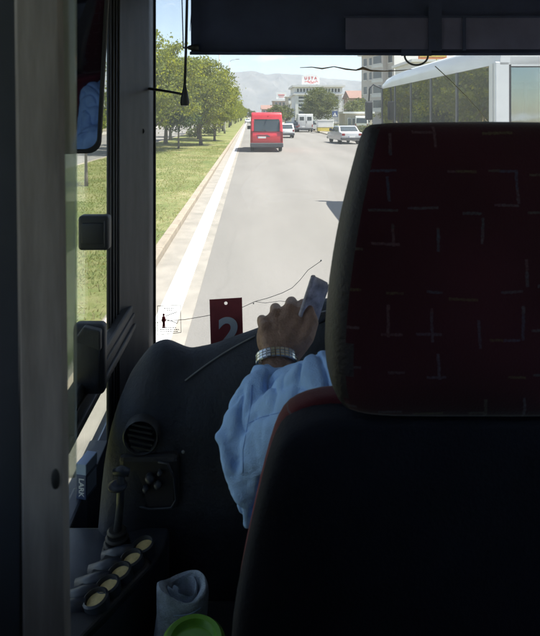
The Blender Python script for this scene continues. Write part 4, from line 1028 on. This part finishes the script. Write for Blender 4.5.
# tall driver's mirror hung beside the side window
mr = empty('mirror', (0, 0, 0)); mr.parent = cab
mc = P(76.5, 43, 1.5); mw, mh = .078, .305
nrm = Vector((.48, -1.0, -.30)).normalized()
ax = Vector((0, 0, 1)).cross(nrm).normalized(); ay = nrm.cross(ax)
def mring(w, h, off, r=.035, n=6):
    out = []
    for (sx, sy, a0) in ((1, 1, 0), (-1, 1, 90), (-1, -1, 180), (1, -1, 270)):
        for k in range(n + 1):
            a = R(a0 + 90*k/n); out.append(mc + ax*(sx*(w - r) + math.cos(a)*r) + ay*(sy*(h - r) + math.sin(a)*r) + nrm*off)
    return out
MB().loft([mring(mw*.9, mh*.97, -.022), mring(mw, mh, -.012), mring(mw, mh, .006), mring(mw - .004, mh - .004, .009), mring(mw - .011, mh - .011, .008), mring(mw - .012, mh - .012, .002)]).build('housing', M['black_plastic'], mr, smooth=True)
MB().loft([mring(mw - .0125, mh - .0125, .0025, .03), mring(mw - .0126, mh - .0126, .004, .03)]).build('mirror_glass', M['mirror'], mr)
MB().tube([mc - nrm*.022 + Vector((0, 0, .2)), mc + Vector((-.005, .06, .32)), Vector((-.47, 1.62, 2.89))], .009, 8).build('arm', M['black_plastic'], mr)
# steering wheel
sw = empty('steering_wheel', (0, 0, 0)); sw.parent = cab
wc = Vector((.265, 1.205, 1.615)); wn_ = Vector((0, -.42, .9)).normalized(); wx = Vector((1, 0, 0)); wy = wn_.cross(wx)
WR = .232
MB().tube([wc + wx*math.cos(a)*WR + wy*math.sin(a)*WR for a in [2*math.pi*k/48 for k in range(49)]], .0135, 12).build('rim', M['black_plastic'], sw)
mb = MB()
for a in (R(20), R(160), R(270)): mb.tube([wc - wn_*.05, wc - wn_*.03 + (wx*math.cos(a) + wy*math.sin(a))*WR*.6, wc + (wx*math.cos(a) + wy*math.sin(a))*WR], [.02, .014, .011], 8)
mb.build('spoke', M['black_plastic'], sw)
mb = MB(); mb.tube([wc - wn_*.02, wc - wn_*.07], [.05, .06], 20); mb.build('hub', M['black_plastic'], sw)
MB().tube([wc - wn_*.06, wc - wn_*.35 + Vector((0, .06, 0)), Vector((.265, 1.5, 1.0))], .03, 12).build('column', M['black_plastic'], sw)

# ------------------------------------------------------------------ roller blind with its pull cord
bl = empty('roller_blind', (0, 0, 0), 0, 'dark blue roller sun blind hanging across the top of the windscreen', 'blind')
BY = 2.2; zb = P(0, 53, BY).z; xl = P(191, 0, BY).x
mb = MB(); rings = []
for i in range(41):
    x = xl + (1.68 - xl)*i/40; d = .006*math.sin(x*7) + .004*noise.noise(Vector((x*6, 0, 1)))
    rings.append([Vector((x, BY + d*(1 - t)*.9 + .01*(t == 0), zb + (2.86 - zb)*t)) for t in (0, .2, .5, .8, 1)])
mb.loft(rings, closed=False); mb.build('fabric', M['blind'], bl, smooth=True, solid=.003)
mb = MB(); mb.box(P(345, 0, BY).x, P(540, 0, BY).x + .5, BY - .016, BY - .012, P(0, 49.5, BY).z, P(0, 17, BY).z); mb.build('reflection_panel', M['blind_reflection'], bl)  # window reflection on the blind, put in as a paler slab
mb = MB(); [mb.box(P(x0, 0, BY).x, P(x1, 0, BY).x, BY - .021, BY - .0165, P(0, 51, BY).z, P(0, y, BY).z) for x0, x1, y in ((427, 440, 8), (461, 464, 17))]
mb.box(P(343, 0, BY).x, P(540, 0, BY).x + .5, BY - .019, BY - .0165, P(0, 18.5, BY).z, P(0, 16.5, BY).z); mb.build('seam', M['blind'], bl)  # dark bars and rim belonging to the painted window reflection
MB().tube([(xl - .004, BY, zb), (.6, BY, zb - .003), (1.68, BY, zb - .002)], .0065, 10).build('bottom_bar', M['blind'], bl)
MB().tube([(xl, BY, 2.855), (1.69, BY, 2.855)], .028, 16).build('roller', M['black_plastic'], bl)
mb = MB(); a, b = P(188, 47.5, BY), P(199, 47.5, BY); mb.tube([a, (a*.6 + b*.4), b], [.007, .012, .013], 10).tube([P(184, 47.5, BY), a], .004, 8); mb.build('end_cap', M['black_plastic'], bl)
t = P(411, 53, BY - .012); mb = MB(); tw = P(415.5, 0, BY).x
mb.box(tw - .058, tw + .058, BY - .014, BY - .009, zb - .012, zb + .02); mb.build('pull_tab', M['blind'], bl)
mb = MB(); mb.tube([Vector((tw + .045*math.cos(a), BY - .011, zb - .010 + .037*math.sin(a))) for a in [R(180 + 180*k/16) for k in range(17)]], .0038, 8); mb.build('pull_ring', M['bumper'], bl)
mb = MB(); xe = P(189, 0, BY).x; mb.tube([(P(195, 0, BY).x, BY + .02, 2.86), (P(189.5, 0, BY).x, BY + .02, P(0, 30, BY).z)], .0012, 6).build('lift_thread', M['crack'], bl)
pc = empty('pull_cord', (0, 0, 0), 0, 'black pull cord with a tapered toggle hanging left of the roller blind', 'cord')
CY = 2.15
MB().tube([P(187.5, -25, CY), P(187, 0, CY), P(186, 48, CY), P(184.8, 86, CY)], .0052, 8).build('rod', M['black_plastic'], pc)
MB().tube([P(181.5, -25, CY), P(182, 0, CY), P(183.3, 48, CY)], .0022, 6).build('string', M['black_plastic'], pc)
mb = MB(); top = P(184.8, 84, CY); mb.lathe([(.0055, 0), (.007, -.012), (.011, -.03), (.0165, -.058), (.0175, -.07), (.015, -.081), (.0, -.083)], top, 16); mb.build('toggle', M['black_plastic'], pc, smooth=True)
tag(MB().tube([P(149, 88.5, 2.36), P(160, 90, 2.30), P(172, 92, 2.24), P(182, 94, 2.16)], [.006, .0055, .005, .005], 8).build('hook_arm', M['black_plastic']), 'thin black arm reaching from the pillar to the cord toggle', 'bracket')

# ------------------------------------------------------------------ loose things in the cab
cd = empty('number_card', (0, 0, 0), 0, 'dark red card with a white number 2 and a punched hole, standing behind the dash', 'card')
CYd = 1.78; a, b = P(209, 299, CYd), P(242.5, 297, CYd)
mb = MB(); q = [P(209.5, 299.5, CYd), P(242, 297.5, CYd), P(243.5, 352, CYd), P(211, 354, CYd)]
hc = P(225.5, 303, CYd)
# card with a real punched hole: ring of faces from hole to outline
m_ = MB(); bm = m_.bm; K = 32
def card_pt(u, v):  # bilinear on the card
    return (q[0]*(1-u) + q[1]*u)*(1-v) + (q[3]*(1-u) + q[2]*u)*v
outl = [(k/8, 0) for k in range(8)] + [(1, k/8) for k in range(8)] + [(1 - k/8, 1) for k in range(8)] + [(0, 1 - k/8) for k in range(8)]
hu, hv = .5, .085
O = [bm.verts.new(card_pt(u, v)) for u, v in outl]
I = []
for u, v in outl:
    a_ = math.atan2((v - hv)*1.65, u - hu); I.append(bm.verts.new(card_pt(hu + .052*math.cos(a_), hv + .032*math.sin(a_))))
for k in range(K): bm.faces.new((O[k], O[(k+1) % K], I[(k+1) % K], I[k]))
m_.build('card_body', M['card_red'], cd, solid=.002)
o = text_mesh('2', .125, .0006, Matrix.Translation(P(229, 334, CYd - .004)) @ Matrix.Rotation(R(90), 4, 'X') @ Matrix.Diagonal((1.08, 1, 1, 1)), 'numeral', M['card_white'], cd, bold=.004)
# sticker on the windscreen
st = empty('sticker', (0, 0, 0), 0, 'clear windscreen sticker with a red figure and lines of small print', 'sticker')
SY = 2.452
def sp_(x, y): return P(x, y, SY)
mb = MB(); c4 = [(157.5, 306), (180.5, 305), (181, 332.5), (157.5, 335)]
for i in range(4): mb.tube([sp_(*c4[i]), sp_(*c4[(i+1) % 4])], .0011, 6)
mb.build('border', M['ink'], st)
mb = MB()
for (x0, x1, y) in ((164, 174, 308.5), (167, 173, 310.2), (160, 179, 329.5), (160, 178, 331.4), (162, 176, 327.6)):
    x = x0
    while x < x1:
        l = random.uniform(.7, 1.8); mb.tube([sp_(x, y), sp_(min(x + l, x1), y)], .0017, 5); x += l + .6
mb.build('small_print', M['ink'], st)
mb = MB(); mb.tube([sp_(163.6, 316.5), sp_(163.7, 320), sp_(163.8, 323)], [.006, .008, .0055], 8).tube([sp_(163.2, 322), sp_(163, 328)], .0033, 6).tube([sp_(164.4, 322), sp_(164.6, 328)], .0033, 6).sphere(sp_(163.6, 314.8), .005, .003, .006, u=10, v=8).tube([sp_(162.6, 317), sp_(161.9, 321)], .0025, 6).tube([sp_(164.6, 317), sp_(165.6, 320.5)], .0025, 6)
mb.build('figure', M['red_ink'], st)
mb = MB(); mb.tube([sp_(166, 316), sp_(171, 314), sp_(177, 312)], .0016, 5).tube([sp_(166, 319.5), sp_(172, 321), sp_(177, 323.5), sp_(178, 321)], .0016, 5); mb.build('line_drawing', M['ink'], st)
# cigarette pack
cp = empty('cigarette_pack', P(76, 499, 1.55), R(-13), 'blue cigarette pack standing upright on the ledge by the side window', 'pack')
pw, pd, ph = .030, .062, .097
MB().box(0, pw, 0, pd, 0, ph*.68, bev=.0015, seg=1).build('box', M['pack_dark'], cp)
lid = MB().box(-.0004, pw + .0004, -.0004, pd + .0004, ph*.68 + .0006, ph, bev=.0015, seg=1).build('lid', M['pack_blue'], cp)
text_mesh('LARK', .021, .0002, Matrix.Translation((pw*.52, -.0007, ph*.34)) @ Matrix.Rotation(R(90), 4, 'X') @ Matrix.Rotation(R(-90), 4, 'Z'), 'lettering', M['pack_white'], cp, bold=.0005)
MB().box(pw - .0002, pw + .0008, .006, pd - .006, .01, ph*.6).build('front_label', M['pack_blue'], cp)
# coin holder: five chutes with a coin cup each
ch = empty('coin_holder', (0, 0, 0), 0, 'black coin holder with five cups of pale coins on the side console', 'coin holder')
def tilt(mb, c):
    rt = Matrix.Rotation(R(-13), 3, 'Y') @ Matrix.Rotation(R(6), 3, 'X')
    for v in mb.bm.verts: v.co = c + rt @ v.co
for k in range(5):
    t_ = k/4; px, py = 143.5 + (96 - 143.5)*t_, 547 + (601 - 547)*t_
    z = 1.195; Yc = (EYE - z)*F/(py - 116); c = Vector(((px - 249)*Yc/F, Yc, z))
    dirn = Vector((-.96, -.05, -.02)).normalized()
    if k == 0:
        MB().prism([(-.41, 1.13), (-.345, 1.075), (-.22, 1.29), (-.235, 1.32), (-.33, 1.335)], 'Z', 1.162, 1.186, bev=.006).build('tray', M['black_plastic'], ch)
    mb = MB(); mb.lathe([(.026, -.022), (.0275, .0), (.0275, .007), (.023, .010), (.0215, .003), (.0215, -.004), (0, -.004)], (0, 0, 0), 26, squash=.9); tilt(mb, c); cup = mb.build('coin_cup', M['console'], ch, smooth=True)
    mb = MB(); mb.lathe([(0, 0), (.0195, 0), (.0208, .001), (.0208, .0035), (.0195, .0045), (0, .0045)], (.001, 0, -.003), 24, squash=.9); tilt(mb, c); mb.build('coin', M['coin'], cup, smooth=True)
    mb = MB(); mb.tube([c + dirn*.02 + Vector((0, 0, -.010)), c + dirn*.05 + Vector((0, 0, -.012)), c + dirn*.095 + Vector((0, 0, -.020))], [.016, .0165, .013], 12); mb.build('chute', M['console'], ch)
# rolled denim cloth
rc = MB(); cz0 = Vector((-.156, 1.235, 1.02))
prev = []
rings = []
for j, z in enumerate((0, .03, .07, .11, .145, .16, .168)):
    ring_ = []
    for k in range(64):
        a = 2*math.pi*k/64
        r = .048*(1 + .10*math.sin(3*a + j*.5) + .05*noise.noise(Vector((math.cos(a)*2, math.sin(a)*2, z*18)))) * (1.06 - .1*(j > 4)*(j - 4)*.35)
        ring_.append(cz0 + Vector((math.cos(a)*r*1.08 + .06*z, math.sin(a)*r*.85, z + .012*math.sin(2*a + .6)*z/.16)))
    rings.append(ring_)
inner = []
for j, z in ((0, .160), (1, .13), (2, .06)):
    ring_ = []
    for k in range(64):
        a = 2*math.pi*k/64; r = .034*(1 + .12*math.sin(3*a + 1)) - .004*j
        ring_.append(cz0 + Vector((math.cos(a)*r*1.08 + .06*z + .002, math.sin(a)*r*.85, z + .012*math.sin(2*a + .6))))
    inner.append(ring_)
rc.loft(rings + inner); 
cl = empty('rolled_denim', (0, 0, 0), 0, 'rolled blue denim cloth standing beside the driver seat, behind the green lid', 'cloth')
rc.build('outer_roll', M['denim'], cl, smooth=True, sub=1)
mb = MB(); sp2 = []
for k in range(70):
    t_ = k/69; a = 2*math.pi*1.6*t_ + .5; r = .036 - .018*t_; sp2.append((cz0 + Vector((math.cos(a)*r*1.08 + .012, math.sin(a)*r*.85, .158 + .008*math.sin(2*a)))))
rings = [[p + Vector((0, 0, .0)), p + Vector((.002, .001, .004)), p + Vector((.004, .002, 0)), p + Vector((.003, .001, -.09)), p + Vector((0, 0, -.09))] for p in sp2]
mb.loft(rings, closed=True); mb.build('inner_fold', M['denim'], cl, smooth=True)
mb = MB(); mb.tube([r_ + Vector((0, 0, .001)) for r_ in rings[0][:0]] or [cz0 + Vector((math.cos(a)*.0535 + .009, -.0435*abs(math.sin(a)) , .135)) for a in [R(200 + 140*k/20) for k in range(21)]], .0012, 6); mb.build('hem_stitch', M['pack_blue'], cl)
# green lid of a jug
gj = empty('green_jug', (0, 0, 0), 0, 'green plastic jug with a rounded screw lid at the bottom edge of the picture', 'jug')
gc = Vector((-.104, 1.07, 1.03))
mb = MB(); mb.lathe([(.045, 0), (.05, .01), (.05, .10), (.042, .13), (.04, .14)], gc, 32); mb.build('body', M['green_plastic'], gj, smooth=True)
mb = MB(); mb.lathe([(.058, .141), (.062, .146), (.064, .165), (.060, .182), (.052, .190), (.044, .188), (.041, .181), (.038, .178), (.0, .178)], gc, 40); mb.build('lid', M['green_plastic'], gj, smooth=True)

# ------------------------------------------------------------------ driver's seat
se = empty('driver_seat', (0, 0, 0), 0, 'tall dark burgundy driver seat seen from behind, filling the right of the view', 'seat')
SX, SYb = .305, .655
hs = [(1.842, .178, .035), (1.850, .193, .045), (1.866, .204, .052), (1.895, .2085, .055), (1.93, .2085, .055), (1.99, .203, .053), (2.05, .193, .05), (2.10, .182, .046), (2.145, .170, .042), (2.172, .163, .038), (2.186, .157, .03), (2.193, .148, .018)]
mb = MB(); mb.loft([superring(SX, SYb + .055 + .03*(z - 1.84), z + 0, a, b, 40, 5.5) for z, a, b in hs])
for f in mb.bm.faces:
    c = f.calc_center_median(); f.material_index = 1 if (c.x < SX - .188 + max(0, c.z - 2.0)*.22) else 0  # left strip of the headrest gets its own darker tone
mb.build('headrest', [M['seat_fabric'], M['seat_side']], se, smooth=True, sub=1)
ls = [(.98, .27, .05), (1.2, .325, .06), (1.4, .335, .065), (1.55, .328, .065), (1.60, .322, .064), (1.69, .303, .062), (1.75, .288, .06), (1.79, .277, .056), (1.815, .266, .05), (1.829, .250, .042), (1.839, .225, .032), (1.844, .19, .02)]
mb = MB(); mb.loft([superring(SX, SYb + .09, z, a - .004, b*.75, 40, 4.5) for z, a, b in ls]); mb.build('backrest', M['seat_edge'], se, smooth=True, sub=1)
mb = MB(); mb.loft([superring(SX, SYb + .058, z - .006, a + .001, .04, 40, 5) for z, a, b in ls]); mb.build('back_shell', M['seat_shell'], se, smooth=True, sub=1)
mb = MB(); mb.box(SX - .27, SX + .27, SYb + .12, SYb + .60, 1.08, 1.22, bev=.05, seg=4); mb.build('cushion', M['seat_fabric'], se, smooth=True)
MB().box(SX - .2, SX + .2, SYb + .15, SYb + .55, .72, 1.08, bev=.02).build('pedestal', M['black_plastic'], se)
# ------------------------------------------------------------------ the driver
dr = None
HX = .30
def V(*a): return Vector(a)
def limb(mb, pts, rr, n=14):
    """tapering limb with rounded ends"""
    P_, R_ = [], []
    for i in range(len(pts) - 1):
        for k in range(6):
            t = k/6; P_.append(Vector(pts[i]).lerp(Vector(pts[i+1]), t)); R_.append(rr[i] + (rr[i+1] - rr[i])*t)
    P_.append(Vector(pts[-1])); R_.append(rr[-1])
    mb.tube(P_, R_, n)
    for p, r in ((P_[0], R_[0]), (P_[-1], R_[-1])): mb.sphere(p, r*.99, u=n, v=8)
    for p, r in zip(pts[1:-1], rr[1:-1]): mb.sphere(p, r*.99, u=n, v=8)
SH = V(HX - .165, .835, 1.765); EL = P(262, 462, .965); WR_ = P(277, 364, 1.055)
SH2 = V(HX + .17, .835, 1.765); EL2 = V(HX + .27, .93, 1.53); WR2 = V(.475, 1.13, 1.63)
# left hand: knuckles along the top, fingers curled forward over the rim, thumb pinching the notes
PALM = P(284, 334, 1.095)
K_ = {'index': (P(300.5, 313, 1.118), .0125), 'middle': (P(290, 309, 1.128), .013), 'ring': (P(276, 314, 1.128), .0122), 'little': (P(264.5, 323.5, 1.115), .0112)}
def hand(mb):
    # palm: overlapping slabs from wrist to each knuckle
    for nm, (k, r) in K_.items():
        base = WR_.lerp(k, .12) + V(0, .004, 0)
        limb(mb, [WR_, base.lerp(k, .5) + V(0, -.004, .0), k], [.0235, .0185, r], 12)
    mb.sphere(P(281, 337, 1.10), .038, .019, .036, rot=Matrix.Rotation(R(-12), 3, 'Y'))
    mb.sphere(P(296, 334, 1.10), .026, .019, .032, rot=Matrix.Rotation(R(14), 3, 'Y'))
    mb.sphere(P(266, 338, 1.10), .019, .018, .034)
    ks = [K_[k_][0] for k_ in ('index', 'middle', 'ring', 'little')]
    limb(mb, [k_ + V(0, .0, -.004) for k_ in ks], [.0135, .014, .0135, .0115], 12); limb(mb, [k_ + V(0, -.002, -.016) for k_ in ks], [.016, .016, .015, .014], 12)
    f = [('index', [P(303.5, 304.5, 1.150), P(303, 318, 1.170), P(300, 330, 1.158)], [.0132, .0125, .0105, .009]),
         ('middle', [P(291.5, 302.5, 1.165), P(292, 320, 1.185), P(290, 333, 1.168)], [.0138, .0132, .011, .0095]),
         ('ring', [P(275.5, 308.5, 1.163), P(277, 326, 1.182), P(278, 338, 1.165)], [.0132, .0124, .0105, .009]),
         ('little', [P(262, 320, 1.145), P(264, 335, 1.163), P(267, 345, 1.150)], [.0122, .0112, .0095, .0085])]
    for nm, ps, rr in f: limb(mb, [K_[nm][0]] + ps, rr, 12)
    limb(mb, [P(292, 352, 1.075), P(306, 337, 1.080), P(312.5, 322, 1.098), P(308, 308, 1.118)], [.021, .0165, .0128, .0105], 12)
def body(mb):
    mb.sphere((HX, .86, 1.66), .175, .105, .16); mb.sphere((HX, .86, 1.48), .165, .11, .17); mb.sphere((HX, .88, 1.30), .18, .13, .13)
    limb(mb, [(HX - .15, .84, 1.77), (HX, .84, 1.80), (HX + .15, .84, 1.77)], [.058, .065, .058])
    limb(mb, [(HX, .845, 1.80), (HX, .875, 1.90)], [.06, .055])
    # head: skull, jaw, nose, ears, brow, lips
    mb.sphere((HX, .885, 2.005), .075, .093, .098); mb.sphere((HX, .915, 1.955), .055, .062, .07); mb.sphere((HX, .945, 1.925), .035, .035, .03)
    mb.sphere((HX, .983, 1.985), .013, .02, .026); mb.sphere((HX, .972, 2.025), .05, .012, .012); mb.sphere((HX, .972, 1.948), .024, .012, .009)
    for s in (-1, 1):
        mb.sphere((HX + s*.077, .885, 1.99), .012, .024, .034); mb.sphere((HX + s*.03, .964, 2.005), .013, .01, .010)
    limb(mb, [SH, EL], [.05, .034]); limb(mb, [EL, EL.lerp(WR_, .35), WR_], [.034, .034, .0265])
    mb.sphere(WR_, .030, .021, .022)
    hand(mb)
    limb(mb, [SH2, EL2], [.052, .042]); limb(mb, [EL2, EL2.lerp(WR2, .35), WR2], [.042, .043, .0265])
    k2 = WR2 + V(.0, .07, .03); limb(mb, [WR2, k2], [.028, .034])
    for i in range(4):
        b0 = k2 + V(-.028 + .018*i, .01, .008); limb(mb, [b0, b0 + V(0, .035, -.004), b0 + V(0, .035, -.032), b0 + V(0, .012, -.042)], [.011, .010, .009, .008], 10)
    limb(mb, [WR2 + V(-.02, .02, .01), WR2 + V(-.045, .05, 0), WR2 + V(-.04, .085, -.02)], [.017, .013, .010], 10)
    for s in (-1, 1):
        limb(mb, [(HX + s*.09, .90, 1.29), (HX + s*.14, 1.33, 1.28)], [.085, .062]); limb(mb, [(HX + s*.14, 1.33, 1.28), (HX + s*.15, 1.36, .80)], [.06, .04])
        limb(mb, [(HX + s*.15, 1.34, .76), (HX + s*.16, 1.44, .745)], [.036, .03])
me = fused(body, .0034, 7)
dr = link('person', me, M['skin'])
tag(dr, 'driver in a blue long-sleeved shirt and steel watch, raised hand holding folded banknotes', 'person')
bt = bvh(dr)
# finger nails on the thumb
# hair
def hair(mb):
    mb.sphere((HX, .868, 2.022), .083, .095, .096); mb.sphere((HX, .835, 1.965), .07, .055, .075)
hm = fused(hair, .006, 3); link('hair', hm, M['hair'], dr)
# trousers
def trousers(mb):
    mb.sphere((HX, .88, 1.29), .195, .145, .135)
    for s in (-1, 1):
        limb(mb, [(HX + s*.09, .90, 1.29), (HX + s*.14, 1.33, 1.285)], [.098, .076]); limb(mb, [(HX + s*.14, 1.33, 1.285), (HX + s*.15, 1.36, .83)], [.075, .06])
link('trousers', fused(trousers, .007, 4), M['trousers'], dr)
for s in (-1, 1):
    mb = MB(); mb.sphere((HX + s*.155, 1.40, .765), .05, .125, .042); mb.build('shoe', M['rubber'], dr)
# shirt: loose torso and a baggy left sleeve that sags at the elbow
def S(px, py, Y, r): return (P(px, py, Y), r*Y/F)
def blob(mb, seq):
    for (a, ra), (b, rb) in zip(seq, seq[1:]):
        for k in range(9):
            t = k/8; mb.sphere(a.lerp(b, t), ra + (rb - ra)*t, u=18, v=12)
def shirt(mb):
    mb.sphere((HX, .86, 1.66), .195, .125, .17); mb.sphere((HX, .86, 1.48), .185, .13, .18); mb.sphere((HX, .875, 1.34), .195, .14, .10)
    limb(mb, [(HX - .155, .84, 1.765), (HX, .84, 1.795), (HX + .155, .84, 1.765)], [.072, .078, .072])
    limb(mb, [(HX, .845, 1.80), (HX, .855, 1.855)], [.072, .064])
    blob(mb, [(SH + V(.01, 0, 0), .078), S(332, 405, .87, 52), S(303, 425, .92, 49), S(277, 445, .95, 42), S(256, 472, .96, 29), S(248, 500, .955, 14.5), S(247.5, 521, .95, 6.5)])
    blob(mb, [S(250, 484, .95, 23), S(247, 452, .97, 29), S(254, 425, .99, 33), S(264, 400, 1.01, 28), S(272, 381, 1.035, 17.5)])
    blob(mb, [S(240, 462, .955, 20), S(231, 441, .965, 13.5), S(222, 437, .97, 7.5)])
    blob(mb, [S(240, 420, .98, 14), S(224, 436, .97, 8)])
    blob(mb, [S(272, 384, 1.03, 16), S(300, 381, .98, 18), S(330, 372, .93, 20)])
    blob(mb, [(SH2, .078), (EL2, .06)]); blob(mb, [(EL2, .06), (EL2.lerp(WR2, .85), .042)])
sm = fused(shirt, .0038, 6)
# wrinkles: folds pushed into the cloth itself
from mathutils import kdtree
NRM = [v.normal.copy() for v in sm.vertices]; CO = [v.co.copy() for v in sm.vertices]
for v, n, p in zip(sm.vertices, NRM, CO):
    d1 = Vector((p.x*16 + p.z*10, p.y*14, p.z*9 - p.x*22))
    f = noise.noise(d1); f2 = noise.noise(Vector((p.x*46 + p.z*30, p.y*38, p.z*24 - p.x*50)))
    fold = (1 - abs(f)*2.2); fold = max(0, fold)**3
    d3 = Vector((p.x*30 - p.z*34, p.y*22 + 7, p.z*26 + p.x*12)); f3 = max(0, 1 - abs(noise.noise(d3))*3.2)**2
    el = math.exp(-((p - EL).length/.11)**2)
    v.co = p + n*(-.0095*fold + .0018*f2 - (.0006 + .0016*el)*f3)
sm.update()
sh = link('shirt', sm, M['shirt'], dr)
st_ = bvh(sh)
def seam(pts, r, name='seam'):
    out = []
    for (a, b), (c, d) in zip(pts, pts[1:]):
        for k in range(10):
            t = k/10; q = on_surface(st_, a + (c-a)*t, b + (d-b)*t, .0004)
            if q: out.append(q)
    # keep only a continuous run
    run = [out[0]] if out else []
    for p in out[1:]:
        if (p - run[-1]).length < .03: run.append(p)
    if len(run) > 3: MB().tube(run, r, 6).build(name, M['shirt_seam'], sh)
seam([(247, 424), (262, 417), (280, 412.5), (305, 411), (330, 413)], .0007)
seam([(252, 385), (251, 405), (247, 428), (243, 450), (243, 475)], .0006)
# cuff: a stitched band round the sleeve opening
ca = (PALM - P(262, 410, 1.0)).normalized(); cb = ca.cross(V(0, 1, 0)).normalized(); cc_ = cb.cross(ca)
c0 = P(271, 384, 1.033)
rings = []
for t, r in ((-.016, .0372), (-.015, .0392), (.0, .0382), (.017, .0370), (.0185, .0355), (.016, .034)):
    rings.append([c0 + ca*t + (cb*math.cos(a)*1.06 + cc_*math.sin(a)*.92)*(r + .0011*math.sin(3*a + 1) + .0006*math.sin(7*a)) for a in [2*math.pi*k/40 for k in range(40)]])
MB().loft(rings, cap=False).build('cuff', M['shirt'], sh, smooth=True, sub=1)
# wristwatch: steel link bracelet round the wrist
wt = empty('wristwatch', (0, 0, 0)); wt.parent = dr
axd = (PALM - WR_).normalized(); wcn = P(276.5, 359.5, 1.058); tilt = (axd + V(-.28, .25, 0)).normalized()
u_ = tilt.cross(V(0, 1, 0)).normalized(); v_ = u_.cross(tilt).normalized()
nl = 27; mb = MB(); mb2 = MB()
for k in range(nl):
    a = 2*math.pi*k/nl; rx, ry = .0365, .0275
    c = wcn + u_*math.cos(a)*rx + v_*math.sin(a)*ry
    tg = (-u_*math.sin(a)*rx + v_*math.cos(a)*ry).normalized(); nr = tg.cross(tilt).normalized()
    Mx = Matrix((tg, nr, tilt)).transposed()
    for off, w_, tgt in ((-.0052, .0052, mb), (0, .0046, mb2), (.0052, .0052, mb)):
        tgt.box(c.x - .0027, c.x + .0027, c.y - .0014, c.y + .0014, c.z + off - w_/2*1.15, c.z + off + w_/2*1.15, bev=.0006, seg=1, rot=Mx, piv=(c.x, c.y, c.z))
mb.build('bracelet', M['steel'], wt); mb2.build('centre_link', M['steel'], wt)
cc = wcn + v_*.030; mb = MB(); mb.tube([cc - v_*.003, cc + v_*.007], .016, 24); mb.build('case', M['steel'], wt)
# folded banknotes held between thumb and fingers
bn = empty('banknotes', (0, 0, 0), 0, 'folded wad of grey-violet banknotes held upright in the driver hand', 'banknotes')
yb = 1.100
for i in range(7):
    j = i*.0012; jx, jy = random.uniform(-.5, .5), random.uniform(-.8, .8)
    q = [P(298.5 + jx, 321 + jy, yb + j), P(312.5 + jx*1.3, 275.5 + jy*1.2 + i*.3, yb + .006 + j), P(326.5 + jx + i*.55, 282.5 + jy + i*.35, yb + .022 + j), P(314 + jx + i*.5, 325 + jy, yb + .012 + j)]
    mb = MB(); rows = []
    for a in range(7):
        t = a/6; row = []
        for c in range(6):
            s_ = c/5; p = (q[0]*(1-t) + q[1]*t)*(1-s_) + (q[3]*(1-t) + q[2]*t)*s_
            row.append(p + V(0, .004*math.sin(s_*3.1) + .0012*math.sin(t*5 + i), .0))
        rows.append(row)
    mb.loft(rows, closed=False); mb.build('note', M['note_edge'] if i % 2 else M['note'], bn, smooth=True, solid=.0004)
mb = MB(); a, b = P(300, 318, yb - .0015), P(313.5, 276.5, yb + .0045)
rings = []
for k in range(9):
    t = k/8; c = a.lerp(b, t); rings.append([c + V(.0045*math.cos(w_), .0035*math.sin(w_) + .004, .001*math.sin(w_)) for w_ in [2*math.pi*m_/10 for m_ in range(10)]])
mb.loft(rings); mb.build('fold', M['note'], bn, smooth=True)
